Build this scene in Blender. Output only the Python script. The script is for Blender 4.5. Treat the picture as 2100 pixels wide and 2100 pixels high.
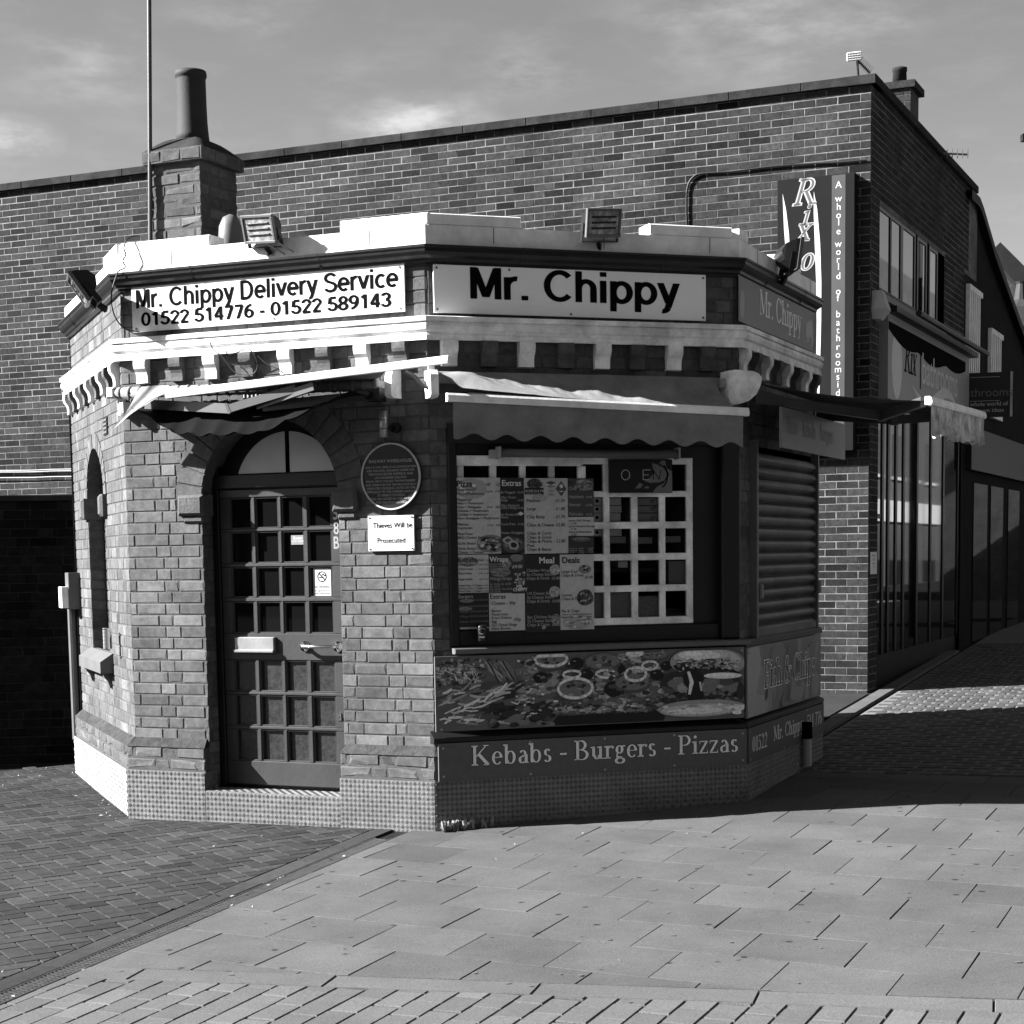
import bpy, math, random
import numpy as np
from mathutils import Vector, Matrix
for o in list(bpy.data.objects): bpy.data.objects.remove(o)
sc = bpy.context.scene; COL = sc.collection
rad = math.radians
# ------------------------------------------------------------------ camera
CAM_H = 1.7; FPX = 3607.61; PCX, PCY = 1050.0, 1521.96
pit, rol = rad(-5.98434), rad(-0.847835)
_f = Vector((0, math.cos(pit), math.sin(pit))); _u = Vector((0, -math.sin(pit), math.cos(pit))); _r = Vector((1, 0, 0))
CR = math.cos(rol)*_r + math.sin(rol)*_u; CU = math.cos(rol)*_u - math.sin(rol)*_r; CF = _f
cd = bpy.data.cameras.new("camera"); cam = bpy.data.objects.new("camera", cd); COL.objects.link(cam)
cam.matrix_world = Matrix(((CR.x, CU.x, -CF.x, 0), (CR.y, CU.y, -CF.y, 0), (CR.z, CU.z, -CF.z, CAM_H), (0, 0, 0, 1)))
cd.sensor_width = 36; cd.lens = 36*FPX/2100; cd.shift_y = (PCY-1050)/2100; cd.clip_end = 2000; cd.clip_start = .05
sc.camera = cam
sc.view_settings.view_transform = 'Standard'; sc.view_settings.look = 'None'; sc.view_settings.gamma = 1
sc.view_settings.exposure = 2.4
CO = Vector((0, 0, CAM_H))
def ray(q):
    return (CR*((q[0]-PCX)/FPX) + CF - CU*((q[1]-PCY)/FPX))
# ------------------------------------------------------------------ sun and sky (monochrome: the red-filtered sky)
SEL, SAZ = rad(31), rad(-4.0)
SUN = Vector((-math.cos(SAZ)*math.cos(SEL), math.sin(SAZ)*math.cos(SEL), math.sin(SEL)))
sd = bpy.data.lights.new("sun", 'SUN'); so = bpy.data.objects.new("sun", sd); COL.objects.link(so)
sd.energy = 5.0; sd.angle = rad(.5); sd.color = (1, 1, 1)
so.rotation_euler = (-SUN).to_track_quat('-Z', 'Y').to_euler(); so.location = (-20, 5, 20)
wd = bpy.data.worlds.new("World"); sc.world = wd; wd.use_nodes = True
nt = wd.node_tree; nt.nodes.clear(); N = nt.nodes.new; LK = nt.links.new
out = N("ShaderNodeOutputWorld"); bg = N("ShaderNodeBackground"); sky = N("ShaderNodeTexSky"); sep = N("ShaderNodeSeparateColor")
sky.sky_type = 'NISHITA'; sky.sun_disc = False; sky.sun_elevation = SEL; sky.sun_rotation = rad(-90)+SAZ; sky.air_density = 1.0; sky.dust_density = .6; sky.altitude = 0
bg.inputs[1].default_value = .05
LK(sky.outputs[0], sep.inputs[0]); LK(bg.outputs[0], out.inputs[0])
tc = N("ShaderNodeTexCoord")
def mth(op, a, b=None, c=None):
    n = N("ShaderNodeMath"); n.operation = op
    for i, x in enumerate((a, b, c)):
        if x is None: continue
        if isinstance(x, (int, float)): n.inputs[i].default_value = x
        else: LK(x, n.inputs[i])
    return n.outputs[0]
nz = N("ShaderNodeTexNoise"); nz.inputs['Scale'].default_value = 17; nz.inputs['Detail'].default_value = 7; nz.inputs['Roughness'].default_value = .62
mp = N("ShaderNodeMapping"); mp.inputs['Scale'].default_value = (1, 1, 3.0); LK(tc.outputs['Generated'], mp.inputs[0]); LK(mp.outputs[0], nz.inputs[0])
cl = None
for q, w, a in (((890, 248), .042, .75), ((800, 262), .035, .7), ((1090, 140), .045, .6), ((15, 285), .032, 1.0), ((180, 140), .05, .4), ((1560, 30), .09, .55), ((700, 160), .04, .25), ((1830, 40), .05, .25), ((520, 30), .05, .3)):
    d = ray(q).normalized()
    vs = N("ShaderNodeVectorMath"); vs.operation = 'SUBTRACT'; LK(tc.outputs['Generated'], vs.inputs[0]); vs.inputs[1].default_value = d
    vm = N("ShaderNodeVectorMath"); vm.operation = 'MULTIPLY'; LK(vs.outputs[0], vm.inputs[0]); vm.inputs[1].default_value = (1, 1, 2.2)
    vl = N("ShaderNodeVectorMath"); vl.operation = 'LENGTH'; LK(vm.outputs[0], vl.inputs[0])
    g = mth('MULTIPLY', mth('SUBTRACT', 1.0, mth('MINIMUM', mth('DIVIDE', vl.outputs['Value'], w), 1.0)), a)
    cl = g if cl is None else mth('ADD', cl, g)
cm = mth('MULTIPLY', cl, mth('MAXIMUM', mth('MULTIPLY', mth('SUBTRACT', nz.outputs['Fac'], .38), 4.5), 0.0))
thin = mth('MULTIPLY', mth('MAXIMUM', mth('SUBTRACT', nz.outputs['Fac'], .5), 0.0), .5)
val = mth('MULTIPLY', mth('MULTIPLY', sep.outputs[0], .68), mth('ADD', mth('ADD', 1.0, mth('MINIMUM', mth('MULTIPLY', cm, 1.0), 1.1)), thin))
cmb = N("ShaderNodeCombineColor"); [LK(val, cmb.inputs[i]) for i in range(3)]
LK(cmb.outputs[0], bg.inputs[0])
# ------------------------------------------------------------------ materials
def mat(name, v, rough=.75, var=.2, scale=6, bump=.15, bscale=60, metal=0.0, spec=.3, tint=False, stain=.0, stscale=1.2, bdist=.01, dots=0.0, alpha=None):
    m = bpy.data.materials.new(name); m.use_nodes = True; t = m.node_tree; nd = t.nodes; b = nd['Principled BSDF']; L = t.links.new
    b.inputs['Roughness'].default_value = rough; b.inputs['Metallic'].default_value = metal; b.inputs['Specular IOR Level'].default_value = spec if rough < .79 or spec != .3 else .06
    co = nd.new("ShaderNodeTexCoord")
    n1 = nd.new("ShaderNodeTexNoise"); n1.inputs['Scale'].default_value = scale; n1.inputs['Detail'].default_value = 6; n1.inputs['Roughness'].default_value = .65
    L(co.outputs['Object'], n1.inputs[0])
    mr = nd.new("ShaderNodeMapRange"); mr.inputs[1].default_value = .3; mr.inputs[2].default_value = .7; mr.inputs[3].default_value = v*(1-var); mr.inputs[4].default_value = min(v*(1+var), .9)
    L(n1.outputs['Fac'], mr.inputs[0]); cur = mr.outputs[0]
    def mul(a, bb):
        q = nd.new("ShaderNodeMath"); q.operation = 'MULTIPLY'; L(a, q.inputs[0]); L(bb, q.inputs[1]); return q.outputs[0]
    if stain:
        n2 = nd.new("ShaderNodeTexNoise"); n2.inputs['Scale'].default_value = stscale; n2.inputs['Detail'].default_value = 8; n2.inputs['Roughness'].default_value = .7
        L(co.outputs['Object'], n2.inputs[0]); m2 = nd.new("ShaderNodeMapRange"); m2.inputs[1].default_value = .35; m2.inputs[2].default_value = .62; m2.inputs[3].default_value = 1-stain; m2.inputs[4].default_value = 1.0
        L(n2.outputs['Fac'], m2.inputs[0]); cur = mul(cur, m2.outputs[0])
    if dots:
        n3 = nd.new("ShaderNodeTexVoronoi"); n3.inputs['Scale'].default_value = dots; L(co.outputs['Object'], n3.inputs[0])
        m3 = nd.new("ShaderNodeMapRange"); m3.inputs[1].default_value = .06; m3.inputs[2].default_value = .11; m3.inputs[3].default_value = .35; m3.inputs[4].default_value = 1.0
        L(n3.outputs['Distance'], m3.inputs[0]); cur = mul(cur, m3.outputs[0])
    if tint:
        at = nd.new("ShaderNodeAttribute"); at.attribute_name = 'tint'; cur = mul(cur, at.outputs['Fac'])
    cc = nd.new("ShaderNodeCombineColor"); [L(cur, cc.inputs[i]) for i in range(3)]
    L(cc.outputs[0], b.inputs['Base Color'])
    if bump:
        n4 = nd.new("ShaderNodeTexNoise"); n4.inputs['Scale'].default_value = bscale; n4.inputs['Detail'].default_value = 5; n4.inputs['Roughness'].default_value = .6
        L(co.outputs['Object'], n4.inputs[0]); bp = nd.new("ShaderNodeBump"); bp.inputs['Strength'].default_value = bump; bp.inputs['Distance'].default_value = bdist
        L(n4.outputs['Fac'], bp.inputs['Height']); L(bp.outputs[0], b.inputs['Normal'])
    return m
def glass(name, t=.75, rough=.02):
    m = bpy.data.materials.new(name); m.use_nodes = True; nd = m.node_tree.nodes; L = m.node_tree.links.new; nd.clear()
    o = nd.new("ShaderNodeOutputMaterial"); mx = nd.new("ShaderNodeMixShader"); fr = nd.new("ShaderNodeFresnel"); fr.inputs[0].default_value = 1.5
    tr = nd.new("ShaderNodeBsdfTransparent"); tr.inputs[0].default_value = (t, t, t, 1); gl = nd.new("ShaderNodeBsdfGlossy"); gl.inputs['Roughness'].default_value = rough
    L(fr.outputs[0], mx.inputs[0]); L(tr.outputs[0], mx.inputs[1]); L(gl.outputs[0], mx.inputs[2]); L(mx.outputs[0], o.inputs[0])
    return m
M = dict(
 brick=mat("old_brick", .098, .9, .28, 22, .6, 110, tint=True, stain=.35, stscale=2.6, bdist=.006),
 mortar=mat("lime_mortar", .085, .95, .2, 30, .6, 120, stain=.3),
 dbrick=mat("dark_brick", .03, .85, .4, 25, .4, 120, tint=True, stain=.45, stscale=.9, bdist=.004),
 wmortar=mat("pale_mortar", .2, .95, .3, 12, .3, 120, stain=.75, stscale=.55),
 white=mat("white_paint", .82, .5, .06, 3, .15, 50, stain=.3, stscale=5),
 offwhite=mat("weathered_white_paint", .8, .6, .14, 5, .2, 60, stain=.4, stscale=5),
 signw=mat("white_sign", .82, .35, .04, 2, .0, stain=.06),
 black=mat("black_lettering", .004, .9, .1, 5, 0, spec=.02),
 blackp=mat("black_paint", .006, .35, .3, 6, .1),
 dark=mat("dark_paint", .007, .45, .25, 5, .15, 50, stain=.3),
 door=mat("door_paint", .036, .4, .12, 4, .12, 40, stain=.2, stscale=3),
 gutter=mat("gutter_paint", .012, .3, .3, 6, .15, 30, stain=.3),
 stone=mat("sandstone", .1, .9, .25, 12, .6, 60, stain=.3),
 coping=mat("coping_stone", .028, .9, .4, 6, .5, 50, stain=.4, stscale=2),
 plate=mat("tread_plate", .18, .5, .15, 5, .1, 80, metal=.55, stain=.25, stscale=3, spec=.5),
 steel=mat("polished_steel", .75, .12, .03, 5, 0, metal=1.0),
 alu=mat("aluminium", .3, .4, .25, 5, .05, metal=.8),
 grey=mat("grey_paint", .1, .5, .12, 5, .1, stain=.15),
 lgrey=mat("light_grey_paint", .3, .5, .08, 5, .05, stain=.1),
 fabric=mat("awning_fabric", .2, .9, .15, 7, .3, 300, stain=.25, stscale=5),
 dfabric=mat("dark_awning_fabric", .05, .9, .3, 7, .3, 200, stain=.2, stscale=5),
 slab=mat("concrete_slab", .077, .9, .38, 130, .5, 260, tint=True, stain=.25, stscale=1.6, bdist=.003, dots=5.0),
 block=mat("paving_block", .033, .9, .25, 30, .5, 200, tint=True, stain=.3, stscale=.9, bdist=.004),
 paver=mat("small_paver", .088, .9, .38, 130, .5, 240, tint=True, stain=.2, bdist=.004),
 sett=mat("granite_sett", .038, .75, .3, 25, .5, 100, tint=True, bdist=.008),
 joint=mat("joint_sand", .012, .95, .4, 30, .4, 150),
 gjoint=mat("pale_grout", .12, .95, .2, 30, .4, 150),
 tarmac=mat("tarmac", .03, .95, .3, 60, .6, 250, stain=.25),
 iron=mat("cast_iron", .04, .5, .3, 20, .3, 100, metal=.3),
 slate=mat("slate_roof", .02, .7, .3, 10, .3),
 glassd=mat("dark_glass", .004, .03, .1, 5, 0, spec=.25), pane=mat("shop_glass", .004, .02, .1, 5, 0, spec=1.0),
 ribbed=mat("frosted_pane", .02, .3, .6, 30, .2, 60, spec=.4),
 pale=mat("pale_board", .42, .6, .1, 4, .05),
 skin=mat("skin", .3, .6, .1, 10, 0), cloth=mat("dark_cloth", .02, .9, .2, 20, .2),
 leaf=mat("weed_leaf", .25, .8, .3, 20, 0), dry=mat("dry_leaf", .3, .9, .4, 20, 0),
 card=mat("pizza_box_card", .45, .8, .08, 5, 0), cable=mat("black_cable", .006, .6, .1, 5, 0),
)
G_ = {}
def gm(v, rough=.5):                       # a flat printed grey
    k = (round(v, 3), rough)
    if k not in G_: G_[k] = mat("print_grey_%03d" % round(v*1000), v, rough, .12, 30, 0, spec=.3)
    return G_[k]
GLASS = glass("window_glass")
# ------------------------------------------------------------------ mesh helpers
class MB:
    def __init__(s): s.v = []; s.f = []; s.m = []; s.t = []
    def add(s, vs, fs, m=0, t=1.0):
        b = len(s.v); s.v += [tuple(p) for p in vs]
        for f in fs: s.f.append(tuple(b+i for i in f)); s.m.append(m); s.t.append(t)
    def quad(s, a, b, c, d, m=0, t=1.0): s.add((a, b, c, d), ((0, 1, 2, 3),), m, t)
    def hexa(s, p, m=0, t=1.0):            # p: 4 front + 4 back
        s.add(p, ((0, 1, 2, 3), (7, 6, 5, 4), (0, 4, 5, 1), (1, 5, 6, 2), (2, 6, 7, 3), (3, 7, 4, 0)), m, t)
    def bx(s, F, s0, s1, z0, z1, d0, d1, m=0, t=1.0, bev=0.0):
        b = min(bev, (s1-s0)*.3, (z1-z0)*.3)
        if b <= 0:
            s.hexa([F.P(s0, z0, d1), F.P(s1, z0, d1), F.P(s1, z1, d1), F.P(s0, z1, d1), F.P(s0, z0, d0), F.P(s1, z0, d0), F.P(s1, z1, d0), F.P(s0, z1, d0)], m, t)
        else:
            A = [(s0+b, z0+b), (s1-b, z0+b), (s1-b, z1-b), (s0+b, z1-b)]; B = [(s0, z0), (s1, z0), (s1, z1), (s0, z1)]
            vs = [F.P(x, z, d1) for x, z in A]+[F.P(x, z, d1-b) for x, z in B]+[F.P(x, z, d0) for x, z in B]
            fs = [(0, 1, 2, 3), (11, 10, 9, 8)]
            for i in range(4):
                j = (i+1) % 4; fs += [(i+4, j+4, j, i), (i+8, j+8, j+4, i+4)]
            s.add(vs, fs, m, t)
    def prism(s, F, poly, d0, d1, m=0, t=1.0):
        n = len(poly); vs = [F.P(x, z, d1) for x, z in poly]+[F.P(x, z, d0) for x, z in poly]
        s.add(vs, [tuple(range(n)), tuple(range(2*n-1, n-1, -1))]+[(i+n, (i+1) % n+n, (i+1) % n, i) for i in range(n)], m, t)
    def sprism(s, F, prof, s0, s1, m=0, t=1.0):   # profile (d,z) extruded along s
        n = len(prof); vs = [F.P(s0, z, d) for d, z in prof]+[F.P(s1, z, d) for d, z in prof]
        s.add(vs, [tuple(range(n)), tuple(range(2*n-1, n-1, -1))]+[(i+n, (i+1) % n+n, (i+1) % n, i) for i in range(n)], m, t)
    def tube(s, pts, r, n=8, m=0, t=1.0, r2=None):
        pts = [Vector(p) for p in pts]; k = len(pts); vs = []
        for i, p in enumerate(pts):
            d = (pts[min(i+1, k-1)]-pts[max(i-1, 0)]).normalized()
            a = d.cross(Vector((0, 0, 1)));  a = a if a.length > .05 else d.cross(Vector((0, 1, 0))); a.normalize(); b = d.cross(a)
            rr = r if r2 is None else r+(r2-r)*i/(k-1)
            vs += [p+(a*math.cos(2*math.pi*j/n)+b*math.sin(2*math.pi*j/n))*rr for j in range(n)]
        fs = [(i*n+j, i*n+(j+1) % n, (i+1)*n+(j+1) % n, (i+1)*n+j) for i in range(k-1) for j in range(n)]
        s.add(vs, fs+[tuple(range(n))[::-1], tuple((k-1)*n+j for j in range(n))], m, t)
    def lathe(s, c, prof, n=24, m=0, t=1.0):
        c = Vector(c); vs = []
        for r, z in prof: vs += [c+Vector((r*math.cos(2*math.pi*j/n), r*math.sin(2*math.pi*j/n), z)) for j in range(n)]
        k = len(prof); s.add(vs, [(i*n+j, i*n+(j+1) % n, (i+1)*n+(j+1) % n, (i+1)*n+j) for i in range(k-1) for j in range(n)]+[tuple(range(n))[::-1], tuple((k-1)*n+j for j in range(n))], m, t)
    def grid(s, fn, nu, nv, m=0, t=1.0):
        vs = [fn(i/nu, j/nv) for j in range(nv+1) for i in range(nu+1)]
        s.add(vs, [(j*(nu+1)+i, j*(nu+1)+i+1, (j+1)*(nu+1)+i+1, (j+1)*(nu+1)+i) for j in range(nv) for i in range(nu)], m, t)
    def bar(s, a, b, w, h, m=0, up=(0, 0, 1)):
        a, b = Vector(a), Vector(b); d = (b-a).normalized(); x = d.cross(Vector(up)).normalized()*w/2; y = x.cross(d).normalized()*h/2
        s.hexa([a-x-y, a+x-y, a+x+y, a-x+y, b-x-y, b+x-y, b+x+y, b-x+y], m)
    def build(s, name, mats, parent=None, smooth=False, loc=None):
        me = bpy.data.meshes.new(name); 
        mats = mats if isinstance(mats, (list, tuple)) else [mats]
        if parent is not None: base = Vector(parent.get('_o', (0, 0, 0)))
        elif loc is not None: base = Vector(loc)
        else:
            A = np.array(s.v); base = Vector((float(A[:, 0].mean()), float(A[:, 1].mean()), float(A[:, 2].min())))
        A = np.array(s.v, dtype=float)-np.array(base)
        me.from_pydata(A.tolist(), [], s.f)
        for mm in mats: me.materials.append(mm)
        me.polygons.foreach_set('material_index', s.m)
        if smooth: me.polygons.foreach_set('use_smooth', [True]*len(s.f))
        at = me.attributes.new('tint', 'FLOAT', 'FACE'); at.data.foreach_set('value', s.t)
        me.update()
        o = bpy.data.objects.new(name, me); COL.objects.link(o); o['_o'] = tuple(base)
        if parent is not None: o.parent = parent
        else: o.location = base
        return o
def tag(o, label=None, cat=None, group=None, kind=None):
    if label: o['label'] = label
    if cat: o['category'] = cat
    if group: o['group'] = group
    if kind: o['kind'] = kind
    return o
def thing(name, label, cat, loc, group=None):
    o = bpy.data.objects.new(name, None); COL.objects.link(o); o.location = loc; o['_o'] = tuple(loc); o.empty_display_size = .1
    return tag(o, label, cat, group)
class Fr:
    def __init__(s, o, u, n, v=(0, 0, 1)): s.o = Vector(o); s.u = Vector(u); s.n = Vector(n); s.v = Vector(v)
    def P(s, x, z, d=0.0): return s.o+s.u*x+s.v*z+s.n*d
    def px(s, q, d=0.0):
        r = ray(q); p0 = s.o+s.n*d; t = (p0-CO).dot(s.n)/r.dot(s.n); h = CO+r*t-s.o; return (h.dot(s.u), h.dot(s.v))
    def at(s, q, d=0.0): x, z = s.px(q, d); return s.P(x, z, d)
def gp(q, depth): r = ray(q); return CO+r*(depth/r.y)
GA, GB, GC = -.211, .023, .023
def gz(x, y): return GA+GB*min(max(x, -9), 9)+GC*min(max(y, -6), 26)
def ghit(q):
    r = ray(q); t = (GA-CAM_H)/(r.z-GB*r.x-GC*r.y); return CO+r*t
def rnd(a, b): return random.uniform(a, b)
# ------------------------------------------------------------------ lettering
_tc = {}
def text(mb, F, s, string, x, z, size, d=0.0, align='L', bold=0.0, sx=1.0, m=0, rot=0.0):
    if string not in _tc:
        cu = bpy.data.curves.new('t', 'FONT'); cu.body = string; cu.size = 1.0; cu.resolution_u = 4
        ob = bpy.data.objects.new('t', cu); me = bpy.data.meshes.new_from_object(ob)
        _tc[string] = ([tuple(v.co) for v in me.vertices], [tuple(p.vertices) for p in me.polygons])
        bpy.data.objects.remove(ob); bpy.data.curves.remove(cu); bpy.data.meshes.remove(me)
    vs, fs = _tc[string]
    if not vs: return
    w = max(v[0] for v in vs)*sx*size
    ox = x-(w if align == 'R' else w/2 if align == 'C' else 0); c, sn = math.cos(rot), math.sin(rot)
    for i, (bx_, bz_) in enumerate([(0, 0)] if not bold else [(-bold, 0), (bold, 0), (0, bold*.7), (0, -bold*.7)]):
        mb.add([F.P(ox+((v[0]+bx_)*sx*c-(v[1]+bz_)*sn)*size, z+((v[0]+bx_)*sx*sn+(v[1]+bz_)*c)*size, d+.00006*i) for v in vs], fs, m)
T_, t_ = .15, .05
SG = {  # serif glyphs: advance, strokes
 'K': (.98, [('V', .17, 0, 1, 'bt'), ('L', .22, .42, .74, .97, .06), ('L', .36, .57, .84, .02, .16), ('H', .6, .9, 0), ('H', .58, .88, .96)]),
 'e': (.62, [('A', .32, .33, .25, .33, 5, 318), ('L', .1, .36, .57, .36, .05)]),
 'b': (.7, [('V', .16, .02, 1, 'l'), ('A', .37, .33, .24, .33, -150, 150)]),
 'a': (.6, [('A', .29, .44, .18, .22, -5, 150), ('V', .46, .03, .45, ''), ('A', .27, .18, .18, .18, 60, 320), ('H', .4, .6, 0), ('L', .24, .37, .46, .4, .05)]),
 's': (.5, [('A', .25, .49, .16, .17, 25, 265), ('A', .25, .17, .18, .17, -155, 88)]),
 'B': (.84, [('V', .17, 0, 1, 'bt'), ('A', .32, .75, .3, .25, -90, 90), ('A', .34, .26, .38, .27, -90, 90), ('L', .15, .975, .34, .975, .05), ('L', .15, .025, .34, .025, .05), ('L', .15, .52, .34, .52, .05)]),
 'u': (.72, [('V', .16, .15, .66, 'l'), ('A', .33, .2, .17, .2, 180, 360), ('V', .52, 0, .66, 'l'), ('H', .48, .7, 0)]),
 'r': (.52, [('V', .16, 0, .66, 'bl'), ('A', .36, .44, .19, .21, 55, 150), ('D', .44, .57, .075)]),
 'g': (.62, [('A', .28, .44, .19, .21, 0, 360), ('A', .3, -.13, .26, .15, 0, 360), ('L', .16, .24, .14, .1, .08), ('L', .12, .06, .4, .02, .12), ('L', .42, .6, .58, .62, .07)]),
 'P': (.76, [('V', .17, 0, 1, 'bt'), ('A', .34, .73, .33, .27, -90, 90), ('L', .15, .975, .36, .975, .05), ('L', .15, .48, .36, .48, .05)]),
 'i': (.34, [('V', .17, 0, .66, 'bl'), ('D', .17, .88, .09)]),
 'z': (.56, [('L', .06, .63, .5, .63, .06), ('L', .06, .03, .52, .03, .06), ('L', .1, .02, .47, .64, .12), ('L', .08, .5, .08, .64, .04), ('L', .5, .02, .5, .17, .04)]),
 'M': (1.16, [('V', .16, 0, 1, 'bt', .06), ('L', .18, .99, .56, .08, .16), ('L', .56, .08, .92, .99, .06), ('V', .96, 0, 1, 'bt')]),
 '.': (.3, [('D', .14, .07, .085)]),
 'C': (.92, [('A', .5, .5, .4, .5, 40, 320), ('L', .82, .7, .82, .95, .05), ('L', .82, .08, .82, .25, .04)]),
 'h': (.74, [('V', .16, 0, 1, 'bl'), ('A', .35, .42, .19, .24, 0, 165), ('V', .54, 0, .43, 'b')]),
 'p': (.7, [('V', .16, -.32, .66, 'bl'), ('A', .37, .33, .24, .33, -150, 150)]),
 'y': (.62, [('L', .1, .65, .34, .02, .14), ('L', .56, .65, .22, -.3, .055), ('H', .0, .24, .63), ('H', .46, .66, .63), ('D', .17, -.27, .07)]),
 'F': (.72, [('V', .17, 0, 1, 'bt'), ('L', .15, .975, .66, .975, .05), ('L', .15, .5, .5, .5, .05), ('L', .65, .78, .65, .99, .05), ('L', .49, .42, .49, .6, .05)]),
 '&': (.95, [('A', .38, .76, .17, .22, 0, 360), ('L', .26, .64, .78, .02, .15), ('A', .33, .27, .26, .28, 95, 335), ('L', .54, .1, .8, .52, .05), ('H', .68, .95, .52)]),
 '0': (.66, [('A', .33, .5, .25, .5, 0, 360)]), '1': (.5, [('V', .26, 0, 1, 'b'), ('L', .08, .84, .26, .97, .05)]),
 '2': (.62, [('A', .3, .73, .21, .27, -25, 165), ('L', .49, .58, .08, .06, .07), ('L', .05, .05, .56, .05, .11)]),
 '5': (.62, [('L', .15, .95, .53, .95, .09), ('L', .15, .95, .13, .55, .05), ('A', .28, .31, .25, .31, -150, 120)]),
 '4': (.66, [('L', .44, .99, .05, .3, .05), ('L', .03, .28, .63, .28, .06), ('V', .45, 0, 1, 'b')]),
 '7': (.6, [('L', .06, .94, .56, .94, .1), ('L', .55, .94, .24, 0, .12)]), '6': (.64, [('A', .33, .3, .24, .3, 0, 360), ('A', .56, .42, .46, .56, 105, 190)]),
 '-': (.5, [('L', .08, .36, .42, .36, .1)]), ' ': (.32, []),
 'x': (.6, [('L', .1, .64, .5, .02, .14), ('L', .5, .64, .1, .02, .06), ('H', .0, .22, .63), ('H', .4, .6, .63), ('H', .0, .2, 0), ('H', .36, .6, 0)]),
 'R': (.86, [('V', .17, 0, 1, 'bt'), ('A', .34, .75, .3, .25, -90, 90), ('L', .15, .975, .36, .975, .05), ('L', .15, .51, .36, .51, .05), ('L', .4, .5, .74, .02, .15), ('H', .66, .92, 0)]),
 'o': (.64, [('A', .32, .33, .25, .33, 0, 360)]),
}
SA = {  # plain block letters (advance, strokes)
 'M': (.86, [('I', .12, 0, .12, 1), ('I', .74, 0, .74, 1), ('I', .15, .98, .43, .06), ('I', .71, .98, .43, .06)]), 'r': (.42, [('I', .12, 0, .12, .72), ('a', .36, .44, .24, .24, 85, 180)]), '.': (.32, [('I', .15, 0, .15, .145)]),
 'C': (.82, [('a', .44, .5, .33, .44, 42, 318)]), 'h': (.64, [('I', .12, 0, .12, 1), ('a', .315, .44, .195, .24, 0, 180), ('I', .51, 0, .51, .45)]), 'i': (.28, [('I', .13, 0, .13, .72), ('I', .13, .85, .13, 1)]),
 'p': (.66, [('I', .12, -.26, .12, .72), ('a', .34, .36, .22, .3, 0, 360)]), 'y': (.58, [('I', .07, .72, .29, .06), ('I', .51, .72, .27, -.1), ('a', .14, -.06, .14, .14, -100, -15)]),
 'D': (.8, [('I', .13, 0, .13, 1), ('a', .35, .5, .31, .435, -90, 90), ('I', .12, .935, .36, .935), ('I', .12, .065, .36, .065)]), 'e': (.62, [('a', .31, .36, .23, .3, 0, 312), ('I', .1, .37, .6, .37)]), 'l': (.27, [('I', .13, 0, .13, 1)]),
 'v': (.58, [('I', .07, .72, .29, .04), ('I', .51, .72, .29, .04)]), 'S': (.74, [('a', .37, .73, .25, .205, 20, 270), ('a', .37, .27, .27, .215, -160, 90)]), 'c': (.58, [('a', .32, .36, .23, .3, 48, 312)]),
 '0': (.62, [('a', .31, .5, .22, .435, 0, 360)]), '1': (.62, [('I', .36, 0, .36, 1), ('I', .14, .76, .36, .96)]), '2': (.62, [('a', .3, .71, .21, .225, -10, 175), ('I', .5, .66, .12, .08), ('I', .08, .065, .54, .065)]),
 '5': (.62, [('I', .18, .935, .52, .935), ('I', .18, .95, .13, .5), ('a', .3, .31, .23, .25, -165, 130)]), '4': (.62, [('I', .43, 0, .43, 1), ('I', .41, .96, .08, .3), ('I', .05, .28, .58, .28)]), '7': (.62, [('I', .07, .935, .55, .935), ('I', .52, .92, .24, 0)]),
 '6': (.62, [('a', .31, .31, .21, .25, 0, 360), ('a', .5, .42, .4, .52, 95, 190)]), '8': (.62, [('a', .31, .73, .19, .205, 0, 360), ('a', .31, .27, .22, .215, 0, 360)]), '9': (.62, [('a', .31, .69, .21, .25, 0, 360), ('a', .12, .58, .4, .52, -85, 10)]),
 '3': (.62, [('a', .3, .73, .2, .205, -90, 165), ('a', .3, .27, .22, .215, -165, 90)]), '-': (.4, [('I', .06, .36, .34, .36)]), ' ': (.3, []),
}
def sans(mb, F, string, x, z, size, d=0.0, sx=1.0, m=0, w=.155):
    cx = 0; n_ = 0
    def q(pts, dd): mb.add([F.P(x+px*size*sx, z+py*size, d+dd) for px, py in pts], (tuple(range(len(pts))),), m)
    for ch in string:
        a, st = SA[ch]; n_ = 0
        for k in st:
            dd = n_*.00012; n_ += 1
            if k[0] == 'I':
                x0, y0, x1, y1 = k[1:]; dx, dy = x1-x0, y1-y0; l = math.hypot(dx, dy); nx, ny = -dy/l*w/2, dx/l*w/2
                if abs(dx) > .03 and abs(dy) > .2: nx, ny = (w/2*1.08, 0) if dy < 0 else (-w/2*1.08, 0)
                q([(cx+x0-nx, y0-ny), (cx+x1-nx, y1-ny), (cx+x1+nx, y1+ny), (cx+x0+nx, y0+ny)], dd)
            else:
                X, Y, rx, ry, a0, a1 = k[1:]; n = max(6, int(abs(a1-a0)/14)); pr = None
                for i in range(n+1):
                    th = rad(a0+(a1-a0)*i/n); c, sn = math.cos(th), math.sin(th); cu = ((cx+X+(rx+w/2)*c, Y+(ry+w*.44)*sn), (cx+X+(rx-w/2)*c, Y+(ry-w*.44)*sn))
                    if pr: q([pr[0], cu[0], cu[1], pr[1]], dd)
                    pr = cu
        cx += a
    return cx*size*sx
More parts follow.
